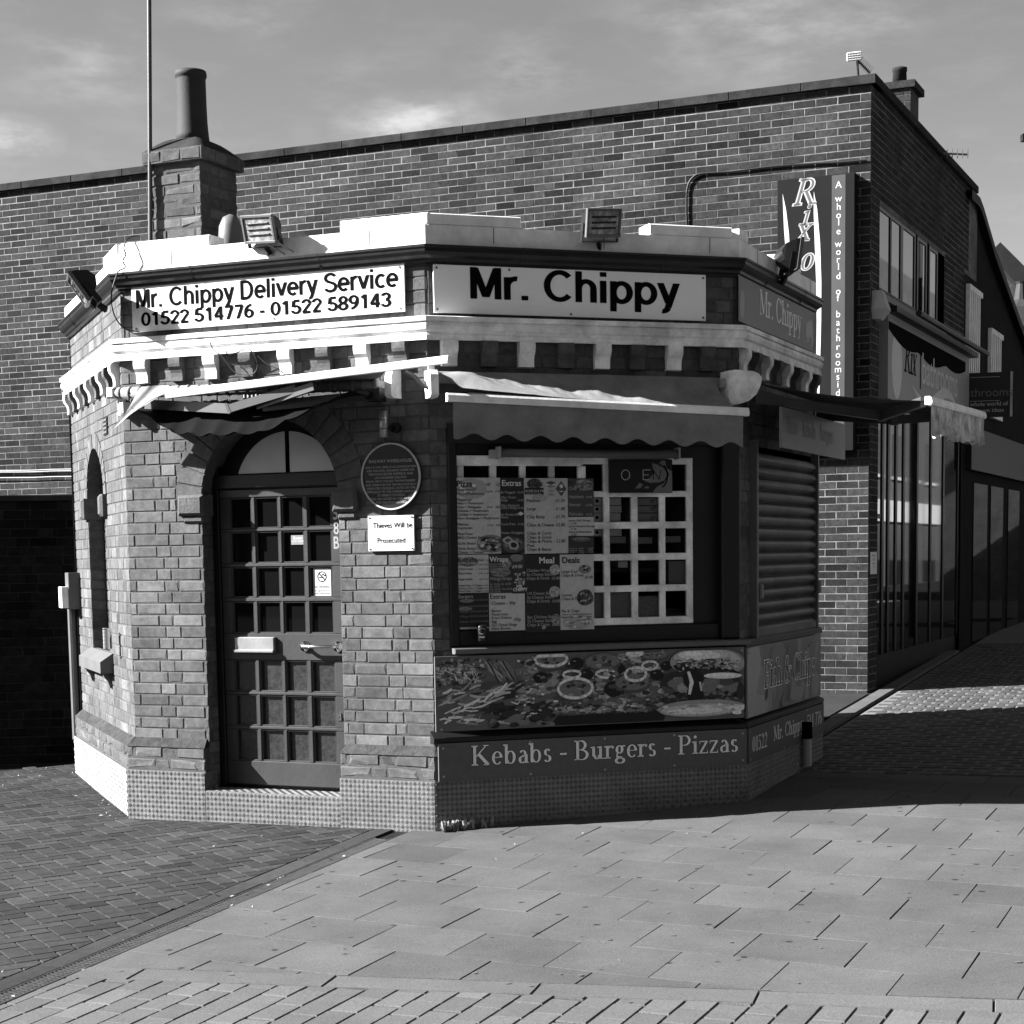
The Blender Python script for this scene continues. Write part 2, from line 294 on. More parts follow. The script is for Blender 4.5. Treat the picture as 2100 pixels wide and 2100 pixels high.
def serif(mb, F, string, x, z, size, d=0.0, sx=1.0, m=0, shear=0.0, fat=1.0, align='L', grow=0.0):
    adv = sum(SG[c][0] for c in string)*size*sx
    ox = x-(adv/2 if align == 'C' else 0)
    def q(pts): mb.add([F.P(ox+(px+py*shear)*size*sx, z+py*size, d) for px, py in pts], (tuple(range(len(pts))),), m)
    cx = 0
    for ch in string:
        a, st = SG[ch]
        for k in st:
            if k[0] == 'V':
                w = (k[5] if len(k) > 5 else T_)*fat/2+grow; X = cx+k[1]; q([(X-w, k[2]-grow), (X+w, k[2]-grow), (X+w, k[3]+grow), (X-w, k[3]+grow)])
                h = .05+grow
                if 'b' in k[4]: q([(X-w-.1, k[2]-grow), (X+w+.1, k[2]-grow), (X+w+.1, k[2]+h), (X+w, k[2]+h+.03), (X-w, k[2]+h+.03), (X-w-.1, k[2]+h)])
                if 't' in k[4]: q([(X-w-.1, k[3]+grow), (X-w-.1, k[3]-h), (X-w, k[3]-h-.03), (X+w, k[3]-h-.03), (X+w+.1, k[3]-h), (X+w+.1, k[3]+grow)])
                if 'l' in k[4]: q([(X-w-.1, k[3]-.02+grow), (X-w-.1, k[3]-.07-grow), (X-w, k[3]-.1), (X+w, k[3]-.05), (X+w, k[3]+.01+grow)])
            elif k[0] == 'L':
                x0, y0, x1, y1, w = k[1:]; dx, dy = x1-x0, y1-y0; l = math.hypot(dx, dy); w = w*fat/2+grow; nx, ny = -dy/l*w, dx/l*w
                q([(cx+x0-nx, y0-ny), (cx+x1-nx, y1-ny), (cx+x1+nx, y1+ny), (cx+x0+nx, y0+ny)])
            elif k[0] == 'H': q([(cx+k[1]-grow, k[3]-grow), (cx+k[2]+grow, k[3]-grow), (cx+k[2]+grow, k[3]+.05+grow), (cx+k[1]-grow, k[3]+.05+grow)])
            elif k[0] == 'D': q([(cx+k[1]+(k[3]+grow)*math.cos(i*.7854), k[2]+(k[3]+grow)*math.sin(i*.7854)) for i in range(8)])
            else:
                X, Y, rx, ry, a0, a1 = k[1:]; n = max(6, int(abs(a1-a0)/18)); pr = None
                for i in range(n+1):
                    th = rad(a0+(a1-a0)*i/n); w = (t_+(T_-t_)*abs(math.cos(th))**1.4)*fat/2+grow; c, sn = math.cos(th), math.sin(th)
                    cu = ((cx+X+(rx-T_*.35+w)*c, Y+(ry-.02+w)*sn), (cx+X+(rx-T_*.35-w)*c, Y+(ry-.02-w)*sn))
                    if pr: q([pr[0], cu[0], cu[1], pr[1]])
                    pr = cu
        cx += a
# ------------------------------------------------------------------ brickwork
def bricks(mb, F, s0, s1, z0, z1, d, ch=.0757, bl=.225, bond='F', joint=.0085, proud=.0045, jit=.001, bev=.0028, tv=.14, forbid=None, m=0, rs=1, light=.06, chip=.12, row0=0, tb=1.0):
    R = random.Random(rs); nrow = int(round((z1-z0)/ch)); ch = (z1-z0)/nrow
    for r in range(nrow):
        za, zb = z0+r*ch+joint/2, z0+(r+1)*ch-joint/2; zm = (za+zb)/2
        ivs = [(s0, s1)]
        for fa, fb in (forbid(zm) if forbid else []):
            nx = []
            for a, b in ivs:
                if fb <= a or fa >= b: nx.append((a, b)); continue
                if fa-a > .03: nx.append((a, fa))
                if b-fb > .03: nx.append((fb, b))
            ivs = nx
        rr = r+row0; x = s0; k = 0
        edges = [s0]
        if bond == 'S': x = s0-(bl/2 if rr % 2 else 0)
        else: x = s0-(bl*.25 if rr % 2 else -.0); k = rr % 2
        while x < s1:
            w = bl if bond == 'S' or k % 2 == 0 else bl/2
            if bond == 'F' and R.random() < .06: w *= R.choice((.72, 1.2))
            a, b = x+joint/2+R.uniform(-.003, .003), x+w-joint/2+R.uniform(-.003, .003); x += w; k += 1
            for ia, ib in ivs:
                p, q = max(a, ia+joint*.2), min(b, ib-joint*.2)
                if q-p < .025: continue
                t = tb*(1+R.gauss(0, tv)); t = tb*1.45 if R.random() < light else max(t, .35*tb)
                pr = proud+R.uniform(-jit, jit)
                J = lambda: R.uniform(-jit, jit)
                bb = bev*R.uniform(.6, 1.6)
                c = [(p+J(), za+J()), (q+J(), za+J()), (q+J(), zb+J()), (p+J(), zb+J())]
                e = [bb*(3.5 if R.random() < chip else 1) for _ in range(4)]
                fr = [(c[0][0]+e[0], c[0][1]+e[0]), (c[1][0]-e[1], c[1][1]+e[1]), (c[2][0]-e[2], c[2][1]-e[2]), (c[3][0]+e[3], c[3][1]-e[3])]
                dd = [pr+R.uniform(-jit, jit)*.7 for _ in range(4)]
                vs = [F.P(fr[i][0], fr[i][1], d+dd[i]) for i in range(4)]+[F.P(c[i][0], c[i][1], d+dd[i]-bb*.9) for i in range(4)]+[F.P(c[i][0], c[i][1], d-.004) for i in range(4)]
                fs = [(0, 1, 2, 3)]
                for i in range(4):
                    j = (i+1) % 4; fs += [(i+4, j+4, j, i), (i+8, j+8, j+4, i+4)]
                mb.add(vs, fs, m, t)
def panel(mb, F, s0, s1, z0, z1, d, hole=None, arch=None, m=0):  # flat wall sheet with a rectangular or round-headed hole
    if not hole: mb.quad(F.P(s0, z0, d), F.P(s1, z0, d), F.P(s1, z1, d), F.P(s0, z1, d), m); return
    a, b, c, e = hole
    Q = lambda p, q, r, t: mb.quad(F.P(p, r, d), F.P(q, r, d), F.P(q, t, d), F.P(p, t, d), m)
    if c > z0: Q(a, b, z0, c)
    Q(s0, a, z0, e); Q(b, s1, z0, e)
    if not arch: Q(s0, s1, e, z1); return
    Q(s0, a, e, z1); Q(b, s1, e, z1)
    n = 20; ct, r = (a+b)/2, (b-a)/2; rz = arch
    pt = [(ct-r*math.cos(math.pi*i/n), e+rz*math.sin(math.pi*i/n)) for i in range(n+1)]
    for i in range(n):
        p, q = pt[i], pt[i+1]; mb.quad(F.P(p[0], p[1], d), F.P(q[0], q[1], d), F.P(q[0], z1, d), F.P(p[0], z1, d), m)
def archring(mb, F, ct, zc, rx, rz, th, d, n, m=0, proud=.006, rs=3):
    R = random.Random(rs)
    for i in range(n):
        a, b = math.pi*i/n+.006/rx, math.pi*(i+1)/n-.006/rx
        f = lambda an, k: (ct-(rx+k)*math.cos(an), zc+(rz+k)*math.sin(an))
        pr = proud+R.uniform(-.002, .002); c = [f(a, .003), f(b, .003), f(b, th-.003), f(a, th-.003)]
        mb.add([F.P(x, z, d+pr) for x, z in c]+[F.P(x, z, d-.004) for x, z in c], ((3, 2, 1, 0), (0, 1, 5, 4), (1, 2, 6, 5), (2, 3, 7, 6), (3, 0, 4, 7)), m, 1+R.gauss(0, .12))
def closed_offs(poly, e):
    o = []; n = len(poly)
    for i in range(n):
        a, b, c = poly[i-1], poly[i], poly[(i+1) % n]
        d1 = (b-a).normalized(); d2 = (c-b).normalized(); n1 = Vector((d1.y, -d1.x)); n2 = Vector((d2.y, -d2.x))
        o.append(b+(n1+n2)*e/(1+n1.dot(n2)))
    return o
def sweep(mb, poly, prof, m=0, t=1.0, cap=False):
    rings = [(closed_offs(poly, d), z) for d, z in prof]; n = len(poly)
    for k in range(len(rings)-1):
        (A, za), (B, zb) = rings[k], rings[k+1]
        for i in range(n):
            j = (i+1) % n; mb.quad((*A[i], za), (*A[j], za), (*B[j], zb), (*B[i], zb), m, t)
    if cap: mb.add([(*p, rings[-1][1]) for p in rings[-1][0]], (tuple(range(n)),), m, t)
def treadplate(mb, F, s0, s1, z0, z1, d, pitch=.03, rs=5, zfun=None):
    # flat sheet with five-bar raised pattern, each bar a small ridge
    mb.bx(F, s0, s1, z0, z1, d-.006, d)
    ns = max(1, int((s1-s0)/pitch)); nzr = max(1, int((z1-z0)/pitch))
    for i in range(ns):
        for j in range(nzr):
            cx, cz = s0+(i+.5)*(s1-s0)/ns, z0+(j+.5)*(z1-z0)/nzr; sg = 1 if (i+j) % 2 else -1
            for k in range(-2, 3):
                o = k*pitch*.135; ux, uz = .7071, .7071*sg; vx, vz = -uz, ux; L = pitch*.40; w = pitch*.05
                c0 = (cx+vx*o-ux*L, cz+vz*o-uz*L); c1 = (cx+vx*o+ux*L, cz+vz*o+uz*L)
                for pc in (c0, c1):
                    pass
                if min(c0[0], c1[0]) < s0 or max(c0[0], c1[0]) > s1 or min(c0[1], c1[1]) < z0 or max(c0[1], c1[1]) > z1: continue
                h = .0022
                vs = [F.P(c0[0]-vx*w, c0[1]-vz*w, d), F.P(c1[0]-vx*w, c1[1]-vz*w, d), F.P(c1[0]+vx*w, c1[1]+vz*w, d), F.P(c0[0]+vx*w, c0[1]+vz*w, d), F.P(c0[0]+ux*w*2, c0[1]+uz*w*2, d+h), F.P(c1[0]-ux*w*2, c1[1]-uz*w*2, d+h)]
                mb.add(vs, ((0, 1, 5, 4), (2, 3, 4, 5), (1, 2, 5), (3, 0, 4)))
# ================================================================== GROUND
def clip(poly, hs):
    for a, b, c in hs:
        out_ = []; n = len(poly)
        for i in range(n):
            p, q = poly[i], poly[(i+1) % n]; dp, dq = a*p[0]+b*p[1]-c, a*q[0]+b*q[1]-c
            if dp <= 0: out_.append(p)
            if dp*dq < 0: t = dp/(dp-dq); out_.append((p[0]+(q[0]-p[0])*t, p[1]+(q[1]-p[1])*t))
        poly = out_
        if len(poly) < 3: return []
    return poly
def area(p): return abs(sum(p[i-1][0]*p[i][1]-p[i][0]*p[i-1][1] for i in range(len(p))))/2
def flag(mb, pts, hs=(), zo=0.0, h=.012, t=1.0, tilt=.002, m=0, R=random, bev=.003):
    p = clip(pts, hs)
    if len(p) < 3 or area(p) < .0006: return
    z0 = zo+R.uniform(-tilt, tilt)*.6; gx, gy = R.uniform(-tilt, tilt)*3, R.uniform(-tilt, tilt)*3
    cx, cy = sum(q[0] for q in p)/len(p), sum(q[1] for q in p)/len(p); n = len(p)
    Z = lambda q: gz(*q)+z0+gx*(q[0]-cx)+gy*(q[1]-cy)
    inn = [(q[0]+(cx-q[0])/max(.02, math.hypot(cx-q[0], cy-q[1]))*bev, q[1]+(cy-q[1])/max(.02, math.hypot(cx-q[0], cy-q[1]))*bev) for q in p]
    mb.add([(*q, Z(q)) for q in inn]+[(*q, Z(q)-bev*.8) for q in p]+[(*q, gz(*q)+zo-h) for q in p], [tuple(range(n))]+[(i+n, (i+1) % n+n, (i+1) % n, i) for i in range(n)]+[(i+2*n, (i+1) % n+2*n, (i+1) % n+n, i+n) for i in range(n)], m, t)
U2, W2 = Vector((.9121, -.410)), Vector((.410, .9121))
uw = lambda u, w: (u*U2.x+w*W2.x, u*U2.y+w*W2.y)
DP, DD = Vector((-2.122, 7.087)), Vector((.369, .9294)); NL = Vector((-DD.y, DD.x))
hl = lambda lo=None, hi=None: ([(NL.x, NL.y, hi+NL.dot(DP))] if hi is not None else [])+([(-NL.x, -NL.y, -(lo+NL.dot(DP)))] if lo is not None else [])
BN = (.268, .963)
g = MB()
xs = [-70, -30, -15]+[x*1.5 for x in range(-6, 7)]+[15, 30, 70]; ys = [-40, -20, -10]+[y*2 for y in range(-3, 14)]+[34, 50, 90, 300]
for i in range(len(xs)-1):
    for j in range(len(ys)-1):
        g.quad(*[(x, y, gz(x, y)-.014) for x, y in ((xs[i], ys[j]), (xs[i+1], ys[j]), (xs[i+1], ys[j+1]), (xs[i], ys[j+1]))])
tag(g.build("ground", M['joint']), kind='structure')
random.seed(11); R = random.Random(4)
g = MB()                                                                    # concrete slabs
for j in range(-2, 14):
    off = 0 if j % 2 == 0 else .236
    for k in range(-6, 17):
        ua = -2.914+off+.4905*(k-4); ub = ua+.4905; e = .0011+.0013*R.random()
        w_ = lambda u, jj: 6.776-.0915*(u+2.914)+.447*jj
        pts = [uw(ua+e, w_(ua, j)+.0019), uw(ub-e, w_(ub, j)+.0019), uw(ub-e, w_(ub, j+1)-.0019), uw(ua+e, w_(ua, j+1)-.0019)]
        flag(g, pts, hl(hi=-.006)+[(-BN[0], -BN[1], -6.885), (W2.x, W2.y, 12.4)], t=1+R.gauss(0, .06), tilt=.0022, R=R)
tag(g.build("paving_slabs", M['slab']), kind='structure')
g = MB()                                                                    # plain strip and small pavers in front
for k in range(-8, 6):
    x = k*.9; pts = [(x*.963+6.79*BN[0]-.085*BN[0], -x*.268+6.79*BN[1]-.085*BN[1]), ((x+.893)*.963+6.705*BN[0], -(x+.893)*.268+6.705*BN[1]), ((x+.893)*.963+6.878*BN[0], -(x+.893)*.268+6.878*BN[1]), (x*.963+6.878*BN[0], -x*.268+6.878*BN[1])]
    flag(g, pts, hl(hi=-.006), t=1+R.gauss(0, .03), R=R)
tag(g.build("paving_strip", M['paver']), kind='structure')
g = MB()
for i in range(-34, 62):
    for j in range(-14, 14):
        u = -2.82+.1312*i; w = 4.6+.205*j+(.1 if i % 2 else 0)+R.uniform(-.012, .012)
        flag(g, [uw(u+.003, w+.0025), uw(u+.1282, w+.0025), uw(u+.1282, w+.2025), uw(u+.003, w+.2025)], hl(hi=-.008)+[(BN[0], BN[1], 6.697)], t=1+R.gauss(0, .07), tilt=.0022, R=R, bev=.006)
tag(g.build("small_pavers", M['paver']), kind='structure')
g = MB()                                                                    # herringbone block paving
ax, ay = Vector((math.cos(rad(30)), math.sin(rad(30)))), Vector((-math.sin(rad(30)), math.cos(rad(30))))
bw_ = .105
def hb(a, b, l, w):
    e = .0035; c = [(a+e, b+e), (a+l-e, b+e), (a+l-e, b+w-e), (a+e, b+w-e)]
    return [(-2.5+ax.x*p+ay.x*q, 8+ax.y*p+ay.y*q) for p, q in c]
for i in range(-60, 60):
    for j in range(-60, 60):
        # herringbone bond
        k = (i-j) % 4
        if k == 0: pts = hb(i*bw_, j*bw_, 2*bw_, bw_)
        elif k == 3: pts = hb(i*bw_, j*bw_, bw_, 2*bw_)
        else: continue
        if pts[0][1] > 15.6 or pts[0][0] < -7.5 or pts[0][1] < 5.5: continue
        flag(g, pts, hl(lo=.262), t=max(.5, 1+R.gauss(0, .16)), tilt=.0016, R=R, bev=.004)
tag(g.build("block_paving", M['block']), kind='structure')
g = MB()
for k in range(-6, 12):
    a = k*.6; P_ = lambda t, h: (DP+DD*t+NL*h)[:]
    flag(g, [P_(a+.003, .128), P_(a+.003, .252), P_(a+.597, .252), P_(a+.597, .128)], t=1.1+R.gauss(0, .06), R=R)
tag(g.build("edging_course", M['block']), kind='structure')
g = MB(); P3 = lambda t, h, z: (*(DP+DD*t+NL*h), gz(*(DP+DD*t+NL*h))+z)
L0, L1 = -2.6, 3.75
for h0, h1 in ((-.001, .008), (.108, .118)): g.hexa([P3(L0, h0, .001), P3(L1, h0, .001), P3(L1, h1, .001), P3(L0, h1, .001), P3(L0, h0, -.03), P3(L1, h0, -.03), P3(L1, h1, -.03), P3(L0, h1, -.03)])
for h0 in (.038, .072): g.hexa([P3(L0, h0, -.002), P3(L1, h0, -.002), P3(L1, h0+.007, -.002), P3(L0, h0+.007, -.002), P3(L0, h0, -.03), P3(L1, h0, -.03), P3(L1, h0+.007, -.03), P3(L0, h0+.007, -.03)])
t = L0
while t < L1-.05:
    g.hexa([P3(t, .008, 0), P3(t+.013, .008, 0), P3(t+.043, .108, 0), P3(t+.03, .108, 0), P3(t, .008, -.02), P3(t+.013, .008, -.02), P3(t+.043, .108, -.02), P3(t+.03, .108, -.02)]); t += .027
tag(g.build("drain_channel", M['iron']), "slotted iron drain channel between herringbone blocks and pale slabs", "drain")
KA, KB = Vector((2.889, 15.709)), Vector((3.602, 17.474)); KD = (KB-KA).normalized(); KN = Vector((KD.y, -KD.x))
kl = lambda lo=None, hi=None: ([(KN.x, KN.y, hi+KN.dot(KA))] if hi is not None else [])+([(-KN.x, -KN.y, -(lo+KN.dot(KA)))] if lo is not None else [])
g = MB(); pts = [(KA+KD*a+KN*b)[:] for a, b in ((-3.1, .16), (-3.1, 9), (25, 9), (25, .16))]
G2 = lambda a, b: (KA+KD*a+KN*b)[:]
for i in range(14):
    for j in range(5): g.quad(*[(*p, gz(*p)-.006) for p in (G2(-3.1+2*i, .16+1.77*j), G2(-3.1+2*i, .16+1.77*(j+1)), G2(-1.1+2*i, .16+1.77*(j+1)), G2(-1.1+2*i, .16+1.77*j))])

tag(g.build("sett_grout", M['gjoint']), kind='structure')
g = MB()
for i in range(0, 30):
    for j in range(-22, 60):
        a = j*.142+R.uniform(-.006, .006); b = .17+i*.2+(.1 if j % 2 else 0)+R.uniform(-.008, .008)
        pts = [(KA+KD*(a+p+R.uniform(-.008, .008))+KN*(b+q+R.uniform(-.008, .008)))[:] for p, q in ((.011, .013), (.011, .187), (.131, .187), (.131, .013))]
        flag(g, pts, t=max(.5, 1+R.gauss(0, .2)), zo=-.001, h=.01, tilt=.003, R=R, bev=.009)
tag(g.build("granite_setts", M['sett']), kind='structure')
g = MB()
for k in range(-3, 8): flag(g, [(KA+KD*(k*.9+p)+KN*q)[:] for p, q in ((.004, -.02), (.004, .12), (.896, .12), (.896, -.02))], zo=.02, h=.05, t=1.15, R=R)
tag(g.build("kerb", M['slab']), kind='structure')
g = MB(); q = [(1.6, 12.5), (2.1, 12.9)]+[(KA+KD*a-KN*.1)[:] for a in (-2.5, 2.2)]+[(-1, 20), (-1, 16)]
g.add([(*p, gz(*p)-.004) for p in q], (tuple(range(len(q))),)); tag(g.build("tarmac_patch", M['tarmac']), kind='structure')
# ================================================================== KIOSK
K = [Vector(p) for p in ((-3.5156, 14.0880), (-2.5737, 11.6898), (-.4792, 10.7685), (1.5318, 11.4386), (2.3641, 13.3504), (1.778, 14.84), (-.32, 15.77), (-2.875, 15.55))]
FC = []
for i in range(8):
    a, b = K[i], K[(i+1) % 8]; d = (b-a).normalized(); FC.append((Fr((a.x, a.y, 0), (d.x, d.y, 0), (d.y, -d.x, 0)), (b-a).length))
FA, LA = FC[0]; FB, LB = FC[1]; FCc, LC = FC[2]; FD, LD = FC[3]
FCx = FCc
kio = thing("kiosk", "small octagonal brick takeaway kiosk with white cornices and a tall chimney", "building", (-.6, 13.2, 0))
WO, MO = -.06, -.067                  # brick face, mortar face (relative to the plinth line)
CT, SPZ, RA, S0, S1 = 1.117, 2.10, .505, .612, 1.622      # door arch
fs0, fs1 = .885, 1.155                # slit window on the left face
(sA0, _), (sA1, _) = FA.px((185, 1180), WO), FA.px((219, 1180), WO)
zA0 = FA.px((190, 1332), WO)[1]; zAs = FA.px((190, 1022), WO)[1]; zAt = FA.px((189.6, 921), WO)[1]
cA, rA = (sA0+sA1)/2, (sA1-sA0)/2
WZ0, WZ1 = 1.155, 2.52; cw0, cw1 = .135, 2.045
w = MB()
panel(w, FA, .02, LA-.028, 0, 3.1, MO, (sA0, sA1, zA0, zAs), zAt-zAs, 1)
panel(w, FB, .028, LB-.028, 0, 3.1, MO, (S0, S1, 0, SPZ), RA, 1)
panel(w, FCx, .028, LC-.028, 0, 3.1, MO, (cw0, cw1, WZ0, WZ1), None, 1)
panel(w, FD, .028, LD-.02, 0, 3.1, MO, (.40, 2.0, 1.14, 2.45), None, 1)
for F, L in FC[4:]: panel(w, F, .0, L, 0, 3.1, MO, None, None, 1)
for F, L in FC: panel(w, F, .02, L-.02, 3.1, 3.5, MO-.018, None, None, 1)
def fA(z):
    e = []
    if zA0 < z < zAs: e.append((sA0, sA1))
    elif zAs <= z < zAt+.12: k = (rA+.115)*math.sqrt(max(0, 1-((z-zAs)/(zAt-zAs+.115))**2)); e.append((cA-k, cA+k))
    return e
def fB(z):
    if z < SPZ-.04: return [(S0, S1)]
    if z < SPZ+RA+.2: k = (RA+.2)*math.sqrt(max(0, 1-((z-SPZ)/(RA+.2))**2)); return [(CT-k, CT+k)]
    return []
fC = lambda z: [(cw0, cw1)] if WZ0 < z < WZ1 else []
fD = lambda z: [(.40, 2.0)] if 1.14 < z < 2.45 else []
ZP = .53
bricks(w, FA, .025, LA-.025, ZP, 3.016, MO, forbid=fA, rs=1, row0=0)
bricks(w, FB, .025, LB-.025, ZP, 3.016, MO, forbid=fB, rs=2, row0=0)
bricks(w, FCx, .025, LC-.025, ZP, 3.016, MO, forbid=fC, rs=3)
bricks(w, FD, .025, LD-.025, ZP, 3.016, MO, forbid=fD, rs=4)
for k, (F, L) in enumerate(FC[:5]): bricks(w, F, .03, L-.03, 3.16, 3.475, MO-.018, rs=20+k, row0=1)
for k, (F, L) in ((4, FC[4]), (7, FC[7])): bricks(w, F, .03, L-.03, ZP, 3.016, MO, rs=30+k)
Fj = Fr(FB.P(S0, 0, MO+.004), -FB.n, FB.u); bricks(w, Fj, 0, .12, .3, SPZ, -.004, rs=7)        # door jambs
w.quad(FB.P(S0-.003, 0, MO), FB.P(S0-.003, 0, -.26), FB.P(S0-.003, SPZ, -.26), FB.P(S0-.003, SPZ, MO), 1)
w.quad(FB.P(S1+.003, 0, MO), FB.P(S1+.003, 0, -.26), FB.P(S1+.003, SPZ, -.26), FB.P(S1+.003, SPZ, MO), 1)
for i in range(20):
    a, b = math.pi*i/20, math.pi*(i+1)/20; w.quad(*[FB.P(CT-RA*math.cos(x), SPZ+RA*math.sin(x), d) for x, d in ((a, MO), (b, MO), (b, -.26), (a, -.26))], 1)
archring(w, FB, CT, SPZ, RA, RA, .2, MO, 19)
DEPA = .115
for s in (sA0, sA1): w.quad(FA.P(s, zA0, MO+.005), FA.P(s, zA0, MO-DEPA), FA.P(s, zAs, MO-DEPA), FA.P(s, zAs, MO+.005), 1)
Fj = Fr(FA.P(sA0, 0, MO+.006), -FA.n, FA.u); bricks(w, Fj, 0, DEPA, zA0, zAs, .0, bl=.24, bond='S', rs=9, proud=.002)
for i in range(12):
    a, b = math.pi*i/12, math.pi*(i+1)/12; w.quad(*[FA.P(cA-rA*math.cos(x), zAs+(zAt-zAs)*math.sin(x), d) for x, d in ((a, MO+.004), (b, MO+.004), (b, MO-DEPA), (a, MO-DEPA))], 0)
w.quad(*[FA.P(s, z, MO-DEPA) for s, z in ((sA0, zA0), (sA1, zA0), (sA1, zAt+.02), (sA0, zAt+.02))], 0)
bricks(w, FA, sA0, sA1, zA0, zAt, MO-DEPA, rs=8, proud=.004)
archring(w, FA, cA, zAs, rA, zAt-zAs, .115, MO, 15, proud=.009)
w.build("brick_wall", [M['brick'], M['mortar']], kio)
rf = MB(); rf.add([(*p, 3.60) for p in closed_offs(K, -.09)], (tuple(range(8)),)); rf.build("flat_roof", M['slate'], kio)
# plinth: projecting courses with a splayed top course
mossy = mat("mossy_brick", .045, .95, .4, 20, .9, 60, stain=.3)
for k, (F, L) in enumerate(FC[:5]):
    rng = [(0.0, L)] if k != 1 else [(0.0, S0), (S1, L)]
    for a, b in rng:
        p = MB(); p.bx(F, a+.002, b-.002, -.1, .49, -.12, -.008, 1)
        if k in (0, 1): bricks(p, F, a, b, .335, .49, -.008, rs=40+k, jit=.003, bev=.007, chip=.3, tb=.95)
        p.add([F.P(a, .488, 0), F.P(b, .488, 0), F.P(b-.02, .545, -.064), F.P(a+.02, .545, -.064)], ((0, 1, 2, 3),), 2); p.build("plinth", [M['brick'], M['mortar'], mossy], kio)

# chequer plate round the foot
for k, (F, a, b, z0, z1) in enumerate(((FA, .0, LA, -.05, .331), (FB, 0, S0-.001, -.05, .331), (FB, S1+.001, LB, -.05, .331), (FCx, 0, LC, -.05, .331), (FD, 0, LD, -.05, .331))):
    q = MB(); treadplate(q, F, a, b, max(z0, gz(F.P(a, 0).x, F.P(a, 0).y)-.02), z1, .008); q.build("kick_plate", M['plate'], kio)
q = MB(); treadplate(q, FB, S0+.002, S1-.002, -.02, .208, .006)
Ft = Fr(FB.P(0, .21, 0), FB.u, (0, 0, 1), -FB.n); treadplate(q, Ft, S0+.002, S1-.002, -.004, .2, .002)
q.bx(FB, S0+.002, S1-.002, -.1, .2, -.26, -.002); q.build("door_step", M['plate'], kio)
q = MB(); Fj2 = Fr(FB.P(S0, 0, 0), -FB.n, FB.u); treadplate(q, Fj2, .0, .14, .21, .331, .005); q.build("kick_plate", M['plate'], kio)
# cornice, corbels, gutter, parapet
c = MB(); sweep(c, K, [(-.085, 3.02), (-.012, 3.015), (-.012, 3.045), (-.02, 3.05), (-.018, 3.062), (-.005, 3.075), (.002, 3.098), (-.006, 3.118), (-.01, 3.122), (.006, 3.126), (.008, 3.152), (-.02, 3.158), (-.09, 3.166)])
c.build("cornice", M['offwhite'], kio)
SPF = [(-.07, .0), (-.016, .0), (-.012, -.02), (-.012, -.04), (-.018, -.06), (-.034, -.08), (-.042, -.1), (-.044, -.125), (-.042, -.15), (-.07, -.155)]
def corbel(F, s, wd, m): q = MB(); q.sprism(F, [(d+(.012 if d > -.05 else 0), z+3.015) for d, z in SPF], s-wd/2, s+wd/2); q.build("corbel", m, kio)
WB, DB = M['offwhite'], M['brick']
for i, x in enumerate((287.8, 359, 429.5, 503, 583, 661.5, 740, 819)): corbel(FB, FB.px((x, 745-.055*(x-287)), -.02)[0], .088, WB if i % 2 == 0 else DB)
for i, x in enumerate((926, 1008, 1084, 1164, 1240, 1312, 1387, 1455)): corbel(FCx, FCx.px((x, 735), -.02)[0]-.01, .1, WB if i % 2 == 0 else DB)
for i in range(9): corbel(FA, .14+i*.285, .09, WB if i % 2 == 0 else DB)
for i in range(8): corbel(FD, .1+i*.27, .085, WB if i % 2 == 0 else DB)
c = MB(); sweep(c, K, [(-.09, 3.462), (-.06, 3.462), (-.058, 3.478), (-.046, 3.484), (-.04, 3.50), (-.018, 3.515), (-.004, 3.535), (-.002, 3.556), (.006, 3.56), (.006, 3.574), (-.01, 3.574), (-.012, 3.55), (-.09, 3.545)])
gut = c.build("gutter", M['gutter'], kio)
for F, L in FC[:4]:
    for s in (.62, 1.55):
        q = MB(); q.sprism(F, [(-.044, 3.482), (-.038, 3.50), (-.016, 3.515), (-.0025, 3.535), (-.0005, 3.556), (.0075, 3.56), (.0075, 3.575), (-.01, 3.574), (-.03, 3.5)], s, s+.012); q.build("gutter_joint", M['gutter'], gut)
c = MB(); sweep(c, K, [(-.085, 3.54), (-.05, 3.545), (-.05, 3.697), (-.22, 3.702), (-.22, 3.55)])
for F, L in FC[:4]:
    for s in np.arange(.45, L, .72): c.bx(F, s, s+.004, 3.6, 3.695, -.06, -.0485, 1)
c.build("parapet", [M['white'], M['dark']], kio)
def block(F, a, b): q = MB(); q.bx(F, a, b, 3.7, 3.768, -.22, -.052, bev=.006); q.bx(F, a, b, 3.694, 3.7, -.2, -.06); q.build("parapet_block", M['white'], kio)
tB = FB.px((696, 445), -.05)[0]; tA = FB.px((429, 476), -.05)[0]
block(FB, tB, LB+.0); block(FCx, .03, .63); block(FB, .06, tA); block(FA, LA-.55, LA-.02); block(FCx, 1.48, 2.05); block(FD, .05, .24); block(FD, 1.1, 1.62)
# imposts
for s0, s1 in ((S0-.165, S0+.03), (S1-.03, S1+.145)):
    q = MB(); q.bx(FB, s0, s1, 2.0, 2.135, -.15, -.02, bev=.018); q.bx(FB, s0+.03, s1-.015, 1.955, 2.0, -.12, -.045, bev=.012); q.build("impost", M['stone'], kio)
zi0, zi1 = FA.px((190, 1064), WO)[1], FA.px((190, 1020), WO)[1]
for s0, s1 in ((sA0-.13, sA0+.004), (sA1-.004, sA1+.12)):
    q = MB(); q.bx(FA, s0, s1, zi0, zi1, -.19, -.012, bev=.02); q.build("impost", M['stone'], kio)
q = MB(); zs = FA.px((200, 1365), .03)[1]; q.sprism(FA, [(-.1, zs-.05), (.03, zs-.05), (.03, zs+.03), (-.06, zs+.09), (-.1, zs+.09)], sA0-.13, sA1+.13); sil = q.build("window_sill", M['grey'], kio)
